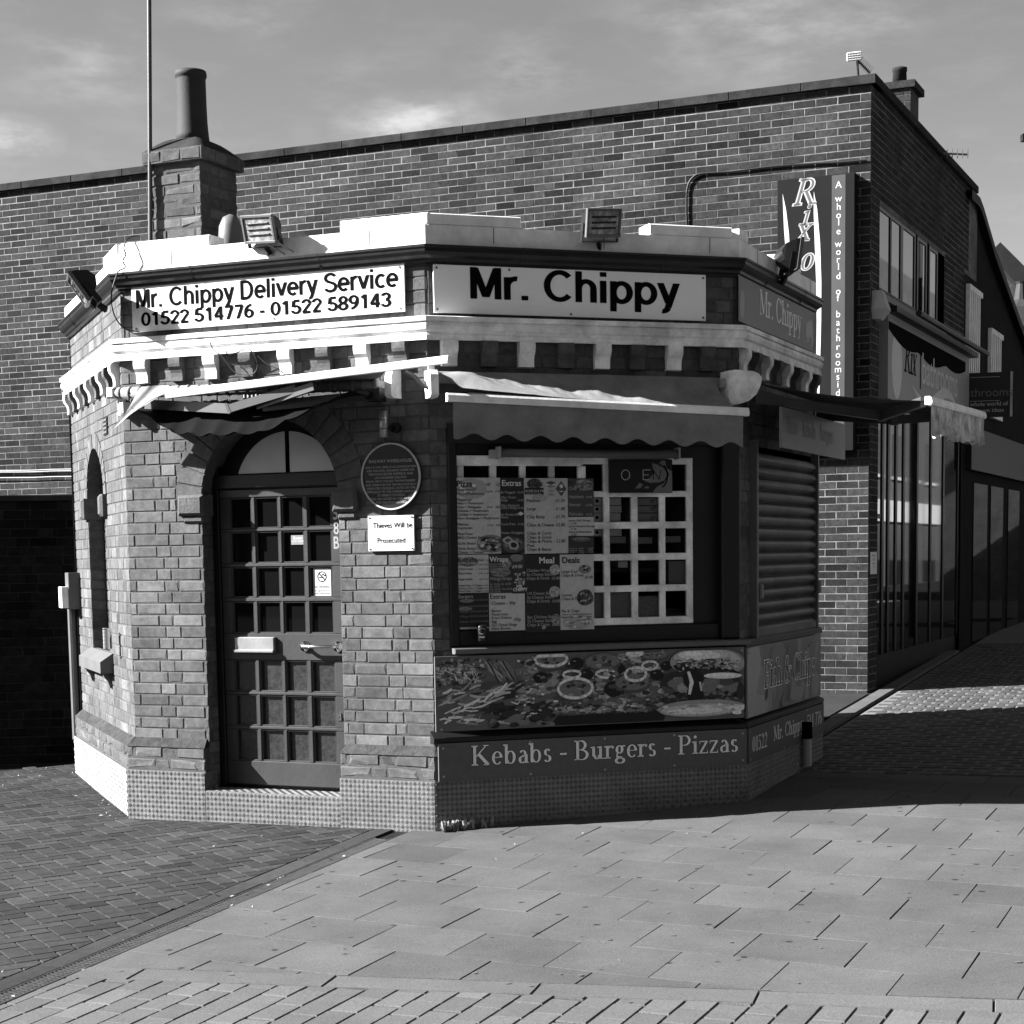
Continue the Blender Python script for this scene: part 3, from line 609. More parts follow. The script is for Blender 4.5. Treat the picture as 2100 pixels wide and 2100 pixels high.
for s in (sA0-.03, sA1+.03):
    q = MB(); q.sprism(FA, [(-.07, zs-.05), (.0, zs-.05), (-.005, zs-.08), (-.03, zs-.11), (-.045, zs-.16), (-.07, zs-.17)], s-.025, s+.025); q.build("bracket", M['grey'], sil)
for px_ in ((217, 874),):
    s, z = FA.px(px_, WO); q = MB(); q.bx(FA, s-.09, s+.09, z-.06, z+.06, -.08, -.056, 1)
    for i in range(4): q.bx(FA, s-.08, s+.08, z-.05+i*.028, z-.035+i*.028, -.07, -.05)
    q.build("air_brick", [M['stone'], M['dark']], kio)
s, z = FB.px((530, 806), WO); q = MB(); q.bx(FB, s-.11, s+.11, z-.035, z+.035, -.07, -.053)
for i in range(7): q.bx(FB, s-.1+i*.03, s-.085+i*.03, z-.028, z+.028, -.06, -.051, 1)
q.build("air_brick", [M['lgrey'], M['black']], kio)
q = MB(); q.tube([FA.P(.0, z, -.01) for z in (.3, 1.45)], .03, 10); q.build("waste_pipe", M['grey'], kio)
q = MB(); sD = FD.px((1658, 1520), .06)[0]; q.tube([FD.P(sD, z, .05) for z in (.16, .36)], .034, 10); q.tube([FD.P(sD, z, .05) for z in (.36, .48)], .038, 10, 1); q.build("waste_pipe", [M['lgrey'], M['black']], kio)
# chimney
Fk = Fr(FB.P(0, 0, -.8), FB.u, FB.n); ks0, ks1 = -.214, .2
q = MB(); q.bx(Fk, ks0+.008, ks1-.008, 3.5, 4.44, -.46, -.008, 1)
bricks(q, Fk, ks0, ks1, 3.55, 4.43, -.008, bl=.24, rs=51, bond='S', joint=.011, jit=.003, bev=.006)
Fk2 = Fr(Fk.P(ks1, 0, 0), -Fk.n, Fk.u); bricks(q, Fk2, 0, .47, 3.55, 4.43, -.008, bl=.24, rs=52, bond='S', joint=.011, jit=.003, bev=.006)
Fk3 = Fr(Fk.P(ks0, 0, -.47), Fk.n, -Fk.u); bricks(q, Fk3, 0, .47, 3.55, 4.43, -.008, bl=.24, rs=53, bond='S')
chm = q.build("chimney_stack", [M['brick'], M['mortar']], kio)
q = MB(); bricks(q, Fr(Fk.P(0, 0, .035), Fk.u, Fk.n), ks0-.04, ks1+.04, 4.43, 4.52, -.004, ch=.09, bl=.16, rs=54, bond='S', jit=.004, bev=.01)
bricks(q, Fr(Fk.P(ks1+.04, 0, .035), -Fk.n, Fk.u), 0, .54, 4.43, 4.52, -.004, ch=.09, bl=.16, rs=55, bond='S', jit=.004, bev=.01)
q.bx(Fk, ks0-.036, ks1+.036, 4.432, 4.518, -.5, .03, 1); q.build("chimney_cap", [M['brick'], M['mortar']], chm)
kc = Fk.P((ks0+ks1)/2, 0, -.235)
def dome(a, b):
    x = ks0-.03+(ks1-ks0+.06)*a; y = .025-(.52)*b; ex = min(a, 1-a)*2; ey = min(b, 1-b)*2; h = min(1, 1.35*min(ex, ey))
    return Fk.P(x, 4.519+.11*math.sin(h*math.pi/2)**1.1, y)
q = MB(); q.grid(dome, 14, 14); q.build("chimney_flaunching", M['coping'], chm, smooth=True)
kpx = CO+ray((393, 277))*((kc-CO).dot(Vector((0, 1, 0)))/ray((393, 277)).y)
q = MB(); zt = gp((393, 147), kc.y).z
q.lathe((kc.x, kc.y, 0), [(.118, 4.6), (.112, 4.66), (.106, 4.74), (.103, 4.86), (.102, zt-.06), (.103, zt-.045), (.109, zt-.04), (.111, zt-.02), (.106, zt), (.088, zt), (.086, zt-.3)], 32)
q.build("chimney_pot", mat("clay_pot", .022, .75, .2, 10, .2, 60, stain=.3), chm, smooth=True)
# ------------------------------------------------------------------ door
DPn = -.19
dr_ = MB(); dpx = lambda q: FB.px(q, DPn)
s_l, s_r = S0+.05, S1-.045
colx = [(dpx((a, 1200))[0], dpx((b, 1200))[0]) for a, b in ((475, 519), (527, 573.5), (580.5, 625), (634, 681.5))]
rowz = []
for a, b in ((1018, 1082), (1089, 1154), (1162, 1225), (1234, 1299), (1355, 1419.5), (1427, 1490.5), (1498, 1563)):
    rowz.append((dpx((600, b))[1], dpx((600, a))[1]))
zb_, zt_ = .235, dpx((600, 1000))[1]
panes = [(a, b, c, d) for a, b in colx for c, d in rowz]
# rails and stiles as bevelled bars
def dbar(a, b, c, d, dd=DPn): dr_.bx(FB, a, b, c, d, dd-.035, dd, bev=.006)
xs_ = [s_l]+[v for ab in colx for v in ab]+[s_r]; zr = sorted(rowz)
zs_ = [zb_]+[v for ab in zr for v in ab]+[zt_]
for i in range(0, len(zs_), 2): dbar(s_l, s_r, zs_[i], zs_[i+1])
for i in range(0, len(xs_), 2):
    for c, d in zr: dbar(xs_[i], xs_[i+1], c-.004, d+.004, DPn-.0015)
door = dr_.build("door", M['door'], kio)
q = MB()
for a, b, c, d in panes:                      # glazing beads
    for x0, x1, z0, z1 in ((a, b, c, c+.008), (a, b, d-.008, d), (a, a+.008, c, d), (b-.008, b, c, d)): q.bx(FB, x0, x1, z0, z1, DPn-.03, DPn-.008, bev=.003)
q.build("glazing_bead", M['door'], door)
for lo in (True, False):
    q = MB()
    for a, b, c, d in panes:
        if (c < .95) == lo: q.quad(*[FB.P(x, z, DPn-.028) for x, z in ((a, c), (b, c), (b, d), (a, d))])
    q.build("glazing", M['ribbed'] if lo else M['glassd'], door)
a, b = dpx((486, 1334)), dpx((566, 1308)); q = MB(); q.bx(FB, a[0], b[0], a[1], b[1]+.005, DPn, DPn+.03, bev=.006); q.bx(FB, a[0]-.004, b[0], a[1]-.012, a[1]+.008, DPn, DPn+.042, bev=.004); q.build("letterbox", M['alu'], door)
a, b = dpx((626, 1324)), dpx((694, 1327)); q = MB(); hz = (a[1]+b[1])/2
for s in (a[0], b[0]): q.tube([FB.P(s, hz, DPn), FB.P(s, hz, DPn+.012)], .034, 18); q.tube([FB.P(s, hz, DPn+.012), FB.P(s, hz, DPn+.02)], .024, 16)
q.tube([FB.P(a[0], hz, DPn+.01), FB.P(a[0], hz, DPn+.045), FB.P(a[0]+.015, hz, DPn+.062), FB.P(b[0]-.015, hz, DPn+.062), FB.P(b[0], hz, DPn+.045), FB.P(b[0], hz, DPn+.01)], .013, 12); q.build("handle", M['steel'], door, smooth=True)
s, z = dpx((696.6, 1470)); q = MB(); q.bx(FB, s-.012, s+.012, z-.025, z+.025, DPn, DPn+.006, bev=.003); q.tube([FB.P(s, z, DPn+.004), FB.P(s, z, DPn+.016)], .009, 12); q.build("lock", M['steel'], door)
q = MB(); q.bx(FB, S0, s_l, .21, 2.45, -.245, DPn+.012, bev=.005); q.bx(FB, s_r, S1, .21, 2.45, -.245, DPn+.012, bev=.005)
q.bx(FB, S0+.01, S1-.01, zt_, dpx((600, 968))[1], -.245, DPn+.02, bev=.01); q.quad(*[FB.P(x, z, -.245) for x, z in ((S0-.02, .2), (S1+.02, .2), (S1+.02, 2.7), (S0-.02, 2.7))])
q.build("door_frame", M['dark'], kio)
fzb = dpx((590, 972))[1]; fl, fr_ = dpx((488, 972))[0], dpx((697, 972))[0]; fzt = dpx((597, 884))[1]; fc = (fl+fr_)/2
rr = ((fr_-fl)/2)**2; hh = fzt-fzb; RR = (rr+hh*hh)/(2*hh); zc_ = fzt-RR; th0 = math.asin((fr_-fl)/2/RR); q = MB()
for sg in (-1, 1):
    pts = [(fc+sg*.016, fzb)]+[(fc+RR*math.sin(sg*t), zc_+RR*math.cos(t)) for t in np.linspace(th0, .016/RR, 14)]
    q.add([FB.P(x, z, DPn+.004) for x, z in pts], (tuple(range(len(pts))),))
q.build("fanlight", M['pale'], kio)
q = MB()
for st, y in (("5", 1052), ("8", 1082), ("B", 1112)):
    s, z = FB.px((688 if st == "5" else 690, y), DPn+.014); serif_ok = st in SG
    for dd in (.002, .006): text(q, FB, None, st, s, z-.04, .11, DPn+.014+dd, 'C', .02, .72)
q.build("door_number", M['alu'], kio)
# ------------------------------------------------------------------ shop window (right front)
CW = lambda q, d=-.06: FCx.px(q, d)
q = MB()                                                      # dark timber surround
wl, wr = CW((942, 1100))[0], CW((1424, 1100))[0]; wz0, wz1 = CW((1300, 1281))[1], CW((1300, 938))[1]
q.bx(FCx, cw0, wl-.01, WZ0, WZ1, -.15, -.05, bev=.008); q.bx(FCx, CW((1478, 1100))[0], CW((1516, 1100))[0], WZ0, WZ1, -.16, -.035, bev=.01); q.bx(FCx, CW((1516, 1100))[0], LC-.03, WZ0-.02, WZ1, -.2, -.075, bev=.006)
q.bx(FCx, cw0, cw1, WZ1-.12, WZ1, -.16, -.045); q.bx(FCx, wl-.01, CW((1478, 1100))[0], WZ0, wz0-.004, -.16, -.075, bev=.008); q.bx(FCx, wr+.004, CW((1478, 1100))[0], wz0-.004, WZ1-.12, -.16, -.11)
q.bx(FCx, wl-.01, wr+.004, wz1+.004, WZ1-.12, -.16, -.1)
q.build("window_surround", M['dark'], kio)
q = MB(); q.bx(FCx, CW((925, 1340))[0], LC+.03, 1.115, 1.15, -.1, .02, bev=.006); q.build("serving_shelf", M['grey'], kio)
colp = [(953, 1006), (1020, 1067), (1080, 1126.5), (1139, 1186), (1197, 1238), (1250.5, 1295), (1308, 1352.5), (1364.5, 1408)]
rowp = [(952, 1007), (1019, 1070), (1084, 1135), (1149, 1200), (1213.5, 1266)]
cs = [(CW((a, 1100), -.085)[0], CW((b, 1100), -.085)[0]) for a, b in colp]; rz_ = sorted((CW((1300, b), -.085)[1], CW((1300, a), -.085)[1]) for a, b in rowp)
xs_ = [wl]+[v for ab in cs for v in ab]+[wr]; zs_ = [wz0]+[v for ab in rz_ for v in ab]+[wz1]; q = MB()
for i in range(0, len(zs_), 2): q.bx(FCx, wl, wr, zs_[i], zs_[i+1], -.115, -.08, bev=.004)
for i in range(0, len(xs_), 2):
    for c, d in rz_: q.bx(FCx, xs_[i], xs_[i+1], c-.004, d+.004, -.115, -.0815, bev=.004)
win = q.build("window", M['offwhite'], kio)
q = MB(); q.quad(*[FCx.P(x, z, -.1) for x, z in ((wl, wz0), (wr, wz0), (wr, wz1), (wl, wz1))]); q.build("window_glass", GLASS, win)
q = MB(); q.bx(FCx, wl-.01, CW((1193, 1000))[0], CW((1000, 955), -.06)[1], CW((1000, 934), -.06)[1], -.082, -.062, bev=.004); q.bx(FCx, CW((1186, 1000))[0], CW((1202, 1000))[0], CW((1000, 985), -.06)[1], CW((1000, 955), -.06)[1], -.082, -.062, bev=.004); q.build("opening_sash", M['offwhite'], win)
# dark room behind the glass
q = MB()
for a in ((FCx.P(.1, 1.1, -.13), FCx.P(2.0, 1.1, -.13), FCx.P(1.6, 1.1, -1.1), FCx.P(.4, 1.1, -1.1)), (FCx.P(.1, 2.5, -.13), FCx.P(2.0, 2.5, -.13), FCx.P(1.6, 2.5, -1.1), FCx.P(.4, 2.5, -1.1)), (FCx.P(.4, 1.1, -1.1), FCx.P(1.6, 1.1, -1.1), FCx.P(1.6, 2.5, -1.1), FCx.P(.4, 2.5, -1.1)), (FCx.P(.1, 1.1, -.13), FCx.P(.4, 1.1, -1.1), FCx.P(.4, 2.5, -1.1), FCx.P(.1, 2.5, -.13)), (FCx.P(2.0, 1.1, -.13), FCx.P(1.6, 1.1, -1.1), FCx.P(1.6, 2.5, -1.1), FCx.P(2.0, 2.5, -.13))): q.quad(*a)
for z in (1.62, 1.9): q.bx(FCx, .9, 1.78, z-.02, z, -.4, -.14)
q.build("shop_interior", M['dark'], kio)
# ------------------------------------------------------------------ roller shutter (right side)
q = MB(); shs0, shs1 = FD.px((1553, 1100), -.02)[0], 1.985; shz0, shz1 = 1.15, 2.38; n = 15; hgt = (shz1-shz0)/n
prof = []
for i in range(n):
    z = shz0+i*hgt; prof += [(-.055, z), (-.04, z+hgt*.12), (-.026, z+hgt*.32), (-.024, z+hgt*.5), (-.034, z+hgt*.72), (-.05, z+hgt*.86), (-.06, z+hgt*.93)]
for i in range(len(prof)-1): q.quad(*[FD.P(s, z, d) for s, d, z in ((shs0, *prof[i]), (shs1, *prof[i]), (shs1, *prof[i+1]), (shs0, *prof[i+1]))])
q.bx(FD, shs0, shs1, 1.145, 1.2, -.05, -.018, bev=.004)
sh = q.build("roller_shutter", mat("shutter_metal", .08, .45, .25, 4, .15, 30, metal=.4, stain=.4, stscale=4), kio)
q = MB()
for s in (shs0-.035, shs1): q.bx(FD, s, s+.035, 1.14, 2.45, -.07, -.01, bev=.003)
q.build("guide_rail", M['grey'], sh)
q = MB()
for s in (shs0+.06, shs1+.03): q.bx(FD, s-.045, s+.03, 1.45-.05, 1.45+.05, -.02, .005, bev=.01)
q.build("shutter_lock", M['grey'], sh)
q = MB(); q.sprism(FD, [(-.07, 1.09), (.0, 1.1), (.0, 1.13), (-.02, 1.146), (-.07, 1.15)], .0, LD); q.build("window_sill", M['dark'], kio)
for F, L in ((FCx, LC), (FD, LD)):
    q = MB(); q.sprism(F, [(-.07, .56), (.004, .565), (.014, .575), (.014, .6), (-.07, .64)], -.005, L+.005); q.build("ledge", M['dark'], kio)


# ================================================================== SIGNS ON THE KIOSK
def screws(q, F, pts, d, r=.007, m=0):
    for s, z in pts: q.tube([F.P(s, z, d), F.P(s, z, d+.004)], r, 8, m)
def board(F, s0, s1, z0, z1, d, name, label, cat, matl, group=None, th=.012):
    t = thing(name, label, cat, F.P((s0+s1)/2, z0, d), group); q = MB(); q.bx(F, s0, s1, z0, z1, d-th, d, bev=.001); q.build("board", matl, t); return t
def sq(F, tl, br, d): a, b = F.px(tl, d), F.px(br, d); return a[0], b[0], b[1], a[1]
# delivery sign, left front
s0, s1, z0, z1 = .13, 2.12, 3.196, 3.481
t = board(FB, s0, s1, z0, z1, -.055, "shop_sign", "long white sign over the door with a delivery service name and two phone numbers", "sign", gm(.56, .4))
q = MB(); A1 = sum(SA[c][0] for c in "Mr. Chippy Delivery Service"); A2 = sum(SA[c][0] for c in "01522 514776 - 01522 589143")
sans(q, FB, "Mr. Chippy Delivery Service", s0+.03, z0+.15, .118, -.053, 1.92/A1/.118, w=.168); sans(q, FB, "01522 514776 - 01522 589143", s0+.07, z0+.036, .085, -.053, 1.83/A2/.085, w=.19)
lt = q.build("lettering", M['black'], t)
A_ = np.array([v.co[:] for v in lt.data.vertices])
q = MB(); screws(q, FB, [(s0+.03, z0+.02), (s1-.03, z0+.02), (s1-.03, z1-.02), (1.2, z0+.018)], -.055); q.build("screw", M['grey'], t)
# big sign, right front
s0, s1, z0, z1 = .068, 1.866, 3.18, 3.466
t = board(FCx, s0, s1, z0, z1, -.055, "shop_sign", "white sign with the large black shop name over the window", "sign", M['signw'])
q = MB(); A1 = sum(SA[c][0] for c in "Mr. Chippy"); sans(q, FCx, "Mr. Chippy", s0+.222, z0+.09, .188, -.053, 1.39/A1/.188, w=.175); q.build("lettering", M['black'], t)
q = MB(); screws(q, FCx, [(s0+.02, z0+.02), (s1-.02, z0+.02), (s1-.02, z1-.02), (s0+.02, z1-.02), (.95, z0+.016), (.55, z1-.016)], -.055); q.build("screw", M['grey'], t)
# banner, right side
s0, s1, z1 = .02, 1.98, 3.47; z0 = 3.185
t = board(FD, s0, s1, z0, z1, -.05, "banner", "grey printed banner with pale serif shop name on the right side frieze", "banner", gm(.16), th=.006)
q = MB(); serif(q, FD, "Mr. Chippy", .5, z0+.1, .165, -.048, 1.12/.165/sum(SG[c][0] for c in "Mr. Chippy")); q.build("lettering", gm(.75), t)
q = MB()
random.seed(3)
for a, b, m_ in ((.0, .12, 0), (1.62, 1.96, 1)):
    for i in range(7):
        x = rnd(s0+a+.01, s0+b-.01); y0 = rnd(z0+.02, z0+.1); l = rnd(.08, .17); ww = rnd(.02, .05)
        q.add([FD.P(min(max(x+dx, s0+.004), s1-.004), y0+dy, -.0485+.0001*i) for dx, dy in ((-ww/2, 0), (ww/2, .01), (ww, l*.6), (ww*.3, l), (-ww*.4, l*.7))], ((0, 1, 2, 3, 4),), m_)
q.build("print", [gm(.26), gm(.34)], t)
# food picture panel
F = FCx; s0, s1, z0, z1 = .012, 2.105, .64, 1.103; d0 = .004
def pt(x, y): return s0+(x-110)/1810*(s1-s0), z1-.008-(y-1370)/455*(z1-z0-.012)       # zoom coordinates of the picture
t = board(F, s0, s1, z0, z1, d0, "food_panel", "long picture panel of kebab, pizza and burger below the serving shelf", "panel", gm(.1))
q = MB(); LV = [.02, .05, .1, .16, .24, .34, .45, .6]; lay = [0]; random.seed(21)
def blob(cx, cy, rx, ry, lv, n=14, wob=.12, rot=0.0, a0=0, a1=360):
    lay[0] += 1; pts = []
    for i in range(n):
        a = rad(a0+(a1-a0)*i/(n if a1-a0 >= 360 else n-1)); k = 1+rnd(-wob, wob); x, y = rx*k*math.cos(a), ry*k*math.sin(a)
        x, y = x*math.cos(rot)-y*math.sin(rot), x*math.sin(rot)+y*math.cos(rot); pts.append(pt(min(max(cx+x, 114), 1914), min(max(cy+y, 1376), 1822)))
    q.add([F.P(a, b, d0+.0006+lay[0]*.000012) for a, b in pts], (tuple(range(n)),), lv)
def strip(pts, w, lv):
    lay[0] += 1; P_ = [pt(min(max(x, 116), 1912), min(max(y, 1378), 1820)) for x, y in pts]; L_, R_ = [], []
    for i, p_ in enumerate(P_):
        a, b = P_[max(i-1, 0)], P_[min(i+1, len(P_)-1)]; dx, dy = b[0]-a[0], b[1]-a[1]; l = math.hypot(dx, dy) or 1
        k = w*.0011*(.5+math.sin(math.pi*(i+.3)/(len(P_)-.4))*.6); L_.append((p_[0]-dy/l*k, p_[1]+dx/l*k)); R_.append((p_[0]+dy/l*k, p_[1]-dx/l*k))
    for i in range(len(P_)-1): q.add([F.P(*x, d0+.0006+lay[0]*.000012) for x in (L_[i], R_[i], R_[i+1], L_[i+1])], ((0, 1, 2, 3),), lv)
for i in range(90): blob(rnd(560, 1420), rnd(1400, 1700), rnd(15, 45), rnd(10, 30), random.choice((4, 4, 5, 5, 3)))       # cheese
for i in range(110): blob(rnd(120, 380), rnd(1380, 1540), rnd(6, 22), rnd(5, 14), random.choice((2, 3, 5, 1, 4)), 8, .35)   # lettuce
for i in range(40):
    x, y = rnd(130, 350), rnd(1400, 1520); strip([(x, y), (x+rnd(-20, 20), y+rnd(5, 20)), (x+rnd(-10, 40), y+rnd(10, 40))], rnd(2, 5), random.choice((4, 5, 6)))
for i in range(30):
    x = rnd(380, 500); strip([(x, 1385+rnd(0, 20)), (x+rnd(20, 50), 1450+rnd(-20, 20)), (x+rnd(60, 110), 1530+rnd(-30, 20))], rnd(3, 9), random.choice((1, 2, 3, 4)))
for i in range(60): blob(rnd(120, 560), rnd(1540, 1640), rnd(20, 60), rnd(8, 20), random.choice((1, 2, 2, 3)), 10, .25, rnd(-.5, .1))
blob(330, 1660, 90, 60, 2); blob(300, 1650, 60, 40, 3)
for i in range(70):
    x, y = rnd(120, 640), rnd(1570, 1800); a = rnd(-.9, .3); l = rnd(40, 120); strip([(x, y), (x+l*.5*math.cos(a), y+l*.5*math.sin(a)+rnd(-12, 12)), (x+l*math.cos(a), y+l*math.sin(a))], rnd(3, 8), random.choice((5, 5, 6, 4, 6)))
for i in range(70): blob(rnd(400, 800), rnd(1680, 1815), rnd(15, 60), rnd(8, 24), random.choice((0, 0, 1, 1, 2, 3)), 10, .3, rnd(-.6, .3))
for x in range(800, 1420, 14): blob(x, 1730+rnd(-22, 22), rnd(14, 34), rnd(8, 18), random.choice((3, 4, 2, 4, 5, 1)), 9, .3)
for x in range(820, 1420, 30): blob(x, 1800, 40, 42, 0, 8, .1)
for i in range(260): blob(rnd(560, 1430), rnd(1395, 1760), rnd(4, 15), rnd(3, 9), random.choice((1, 2, 3, 4, 4, 5, 6)), 6, .4)
for x, y, r in ((700, 1515, 40), (910, 1432, 42), (965, 1505, 40), (1152, 1475, 42), (1125, 1605, 58), (1380, 1525, 40), (1440, 1470, 34)): blob(x, y, r, r*.86, 0, 16, .04); blob(x-r*.3, y-r*.35, r*.25, r*.12, 3, 8)
for x, y, rx, ry in ((760, 1410, 92, 60), (1060, 1425, 108, 58), (1235, 1565, 108, 62), (900, 1600, 105, 66), (1370, 1395, 80, 30)):
    blob(x, y+10, rx, ry, 2, 20, .05); blob(x, y, rx*.92, ry*.85, 3, 20, .04)
    for i in range(8): blob(x+rnd(-.6, .6)*rx, y+rnd(-.5, .5)*ry, rx*.14, ry*.16, random.choice((2, 4, 1)), 7, .3)
for x, y, rx, ry in ((762, 1402, 92, 42), (1255, 1515, 62, 42), (900, 1590, 100, 62), (1250, 1380, 50, 16), (1340, 1462, 46, 26), (880, 1500, 50, 22), (1080, 1505, 60, 24)):
    for i in range(28):
        a = rad(i*13); strip([(x+rx*math.cos(a), y+ry*math.sin(a)), (x+rx*math.cos(a+.26), y+ry*math.sin(a+.26))], 10 if rx > 60 else 8, 6 if i % 5 else 5)
for i in range(30): blob(rnd(600, 1380), rnd(1400, 1690), rnd(10, 26), rnd(8, 18), random.choice((2, 3, 1)), 5, .2)
blob(1690, 1455, 232, 98, 4, 30, .015, .06); blob(1685, 1430, 205, 66, 5, 26, .02, .06); blob(1640, 1408, 130, 32, 6, 20, .03, .06); blob(1600, 1398, 60, 14, 7, 14, .04, .05)   # bun
blob(1680, 1500, 200, 40, 0, 20, .1, .15)
for i in range(90): blob(rnd(1490, 1880), 1465+rnd(-28, 34), rnd(8, 20), rnd(6, 14), random.choice((1, 3, 4, 5, 2)), 7, .4)
blob(1660, 1600, 260, 95, 2, 26, .06); blob(1640, 1570, 240, 70, 1, 22, .1)
for i in range(26): blob(rnd(1480, 1870), 1600+rnd(-25, 45), rnd(30, 55), rnd(22, 36), random.choice((2, 3, 3, 4)), 12, .1)
blob(1780, 1545, 118, 20, 6, 20, .02, .03); blob(1765, 1540, 90, 10, 7, 18, .02, .03)
for i in range(50): blob(rnd(1430, 1880), 1680+rnd(-26, 22), rnd(10, 28), rnd(8, 16), random.choice((0, 1, 1, 3)), 8, .4)
blob(1600, 1560, 60, 70, 0, 14, .15); blob(1610, 1670, 52, 80, 0, 14, .12); strip([(1570, 1510), (1590, 1580), (1575, 1660)], 12, 6); strip([(1640, 1580), (1650, 1640)], 8, 5)
blob(1650, 1752, 270, 56, 4, 28, .02); blob(1640, 1762, 238, 38, 5, 24, .03); blob(1610, 1768, 170, 20, 6, 20, .04)
for i in range(24): blob(1650+rnd(-220, 220), 1750+rnd(-22, 25), rnd(10, 30), rnd(4, 9), random.choice((4, 5, 6)), 8, .3)
blob(1880, 1760, 40, 22, 6, 8, .2); blob(1890, 1650, 24, 60, 1); blob(1870, 1790, 30, 14, 7, 7, .2)
q.build("print", [mat("food_print_%d" % i, x, .45, .3, 60, 0) for i, x in enumerate((.004, .02, .06, .14, .26, .42, .62, .8))], t)
q = MB(); screws(q, F, [pt(140, 1815), pt(830, 1800), pt(1420, 1372), pt(1905, 1385), pt(1890, 1770), pt(1420, 1775), pt(660, 1385)], d0, .008); q.build("screw", M['alu'], t)
# kebabs sign
zb = F.px((1300, 1580), .006)[1]; s0, s1, z0, z1 = .022, LC-.004, .333, .568
t = board(F, s0, s1, z0, z1, .016, "menu_sign", "dark sign with pale serif words kebabs, burgers and pizzas near the ground", "sign", gm(.085), th=.014)
q = MB(); serif(q, F, "Kebabs - Burgers - Pizzas", s0+.21, z0+.088, .125, .0172, 1.04, grow=.025); q.build("lettering_outline", M['black'], t)
q = MB(); serif(q, F, "Kebabs - Burgers - Pizzas", s0+.21, z0+.088, .125, .0182, 1.04); q.build("lettering", gm(.75), t)
q = MB(); screws(q, F, [(s0+.03, z0+.03), (s0+.03, z1-.03), (.62, z0+.018), (.62, z1-.018), (1.12, z0+.018), (1.12, z1-.018), (1.6, z0+.02), (1.6, z1-.018), (s1-.03, z0+.03), (s1-.03, z1-.03)], .016, .008); q.build("screw", M['alu'], t)
# fish and chips panel (right side)
F = FD; s0, s1 = .01, LD-.06; z0, z1 = .63, 1.095
t = board(F, s0, s1, z0, z1, .004, "food_panel", "picture panel reading fish and chips below the roller shutter", "panel", gm(.13))
q = MB(); random.seed(5)
def blob2(cx, cz, rx, rz, lv, n=12, wob=.15, rot=0, k=[0]):
    k[0] += 1; q.add([F.P(min(max(cx+(rx*math.cos(a)*math.cos(rot)-rz*math.sin(a)*math.sin(rot))*(1+rnd(-wob, wob)), s0+.004), s1-.004), min(max(cz+(rx*math.cos(a)*math.sin(rot)+rz*math.sin(a)*math.cos(rot))*(1+rnd(-wob, wob)), z0+.004), z1-.004), .0046+k[0]*.00003) for a in [2*math.pi*i/n for i in range(n)]], (tuple(range(n)),), lv)
blob2(.16, .86, .2, .3, 5, 14, .05); blob2(.45, .75, .2, .2, 4); blob2(.3, .68, .2, .1, 5); blob2(1.0, .95, .5, .2, 2); blob2(.8, 1.02, .16, .08, 3)
for i in range(26): blob2(rnd(.4, 1.9), rnd(.65, 1.08), rnd(.04, .16), rnd(.02, .06), random.choice((1, 2, 3, 4, 3)), 10, .2, rnd(.6, 1.6))
blob2(1.85, .72, .12, .1, 4); blob2(1.3, .7, .2, .05, 4)
for k in range(2):
    serif(q, F, "Fish & Chips", .42, z0+.17, .185, .0066+.001*k, 1.42/.185/sum(SG[c][0] for c in "Fish & Chips"), m=(0 if k else 6), grow=(0 if k else .042))
q.build("print", [gm(x*.8, .45) for x in (.01, .04, .1, .16, .24, .32, .95)], t)
q = MB(); screws(q, F, [(.06, z0+.04), (.06, z1-.04), (1.0, z1-.03), (1.1, z0+.03), (1.9, z1-.04)], .004, .008); q.build("screw", M['alu'], t)
t = board(F, .004, LD-.004, .333, .566, .016, "phone_sign", "dark sign with pale phone number and shop name beside the waste pipe", "sign", gm(.06), th=.014)
q = MB(); [serif(q, F, a, x, .333+b, .1, .0175, w_/.1/sum(SG[c][0] for c in a)) for a, x, b, w_ in (("01522", .08, .07, .38), ("Mr. Chippy", .62, .09, .82), ("514 776", 1.55, .085, .46))]; q.build("lettering", gm(.65), t)
q = MB(); screws(q, F, [(.04, .36), (.04, .54), (.9, .35), (.9, .55), (1.55, .35), (1.55, .55)], .016, .008); q.build("screw", M['alu'], t)
# board above shutter (hung off the side awning)
Fq = Fr(FD.P(0, 0, .2), FD.u, FD.n); (a0, b0), (a1, b1), (_, b2) = Fq.px((1604, 917)), Fq.px((1733, 943)), Fq.px((1732, 870))
t = board(Fq, a0, a1, b1, b2, 0, "hanging_board", "creased grey board hung under the right-hand awning above the shutter", "sign", gm(.2), th=.02)
q = MB(); serif(q, Fq, "Pizzas - Kebabs - Burgers", a0+.1, b1+.1, .11, .002, .86); q.build("lettering", gm(.13), t)
# round plaque
ps, pz = FB.px((801, 977), -.02); pr = .203
t = thing("wall_plaque", "round black cast plaque with raised white rim and lettering", "plaque", FB.P(ps, pz-pr, -.05))
q = MB(); cir = [(ps+pr*math.cos(2*math.pi*i/48), pz+pr*math.sin(2*math.pi*i/48)) for i in range(48)]; q.prism(FB, cir, -.05, -.022); q.build("disc", M['blackp'], t)
q = MB()
for i in range(48):
    j = (i+1) % 48; f = lambda k, r: (ps+r*math.cos(2*math.pi*k/48), pz+r*math.sin(2*math.pi*k/48))
    q.hexa([FB.P(*f(i, pr-.009), -.016), FB.P(*f(j, pr-.009), -.016), FB.P(*f(j, pr+.001), -.016), FB.P(*f(i, pr+.001), -.016), FB.P(*f(i, pr-.009), -.03), FB.P(*f(j, pr-.009), -.03), FB.P(*f(j, pr+.001), -.03), FB.P(*f(i, pr+.001), -.03)])
q.build("rim", gm(.32, .6), t)
q = MB()
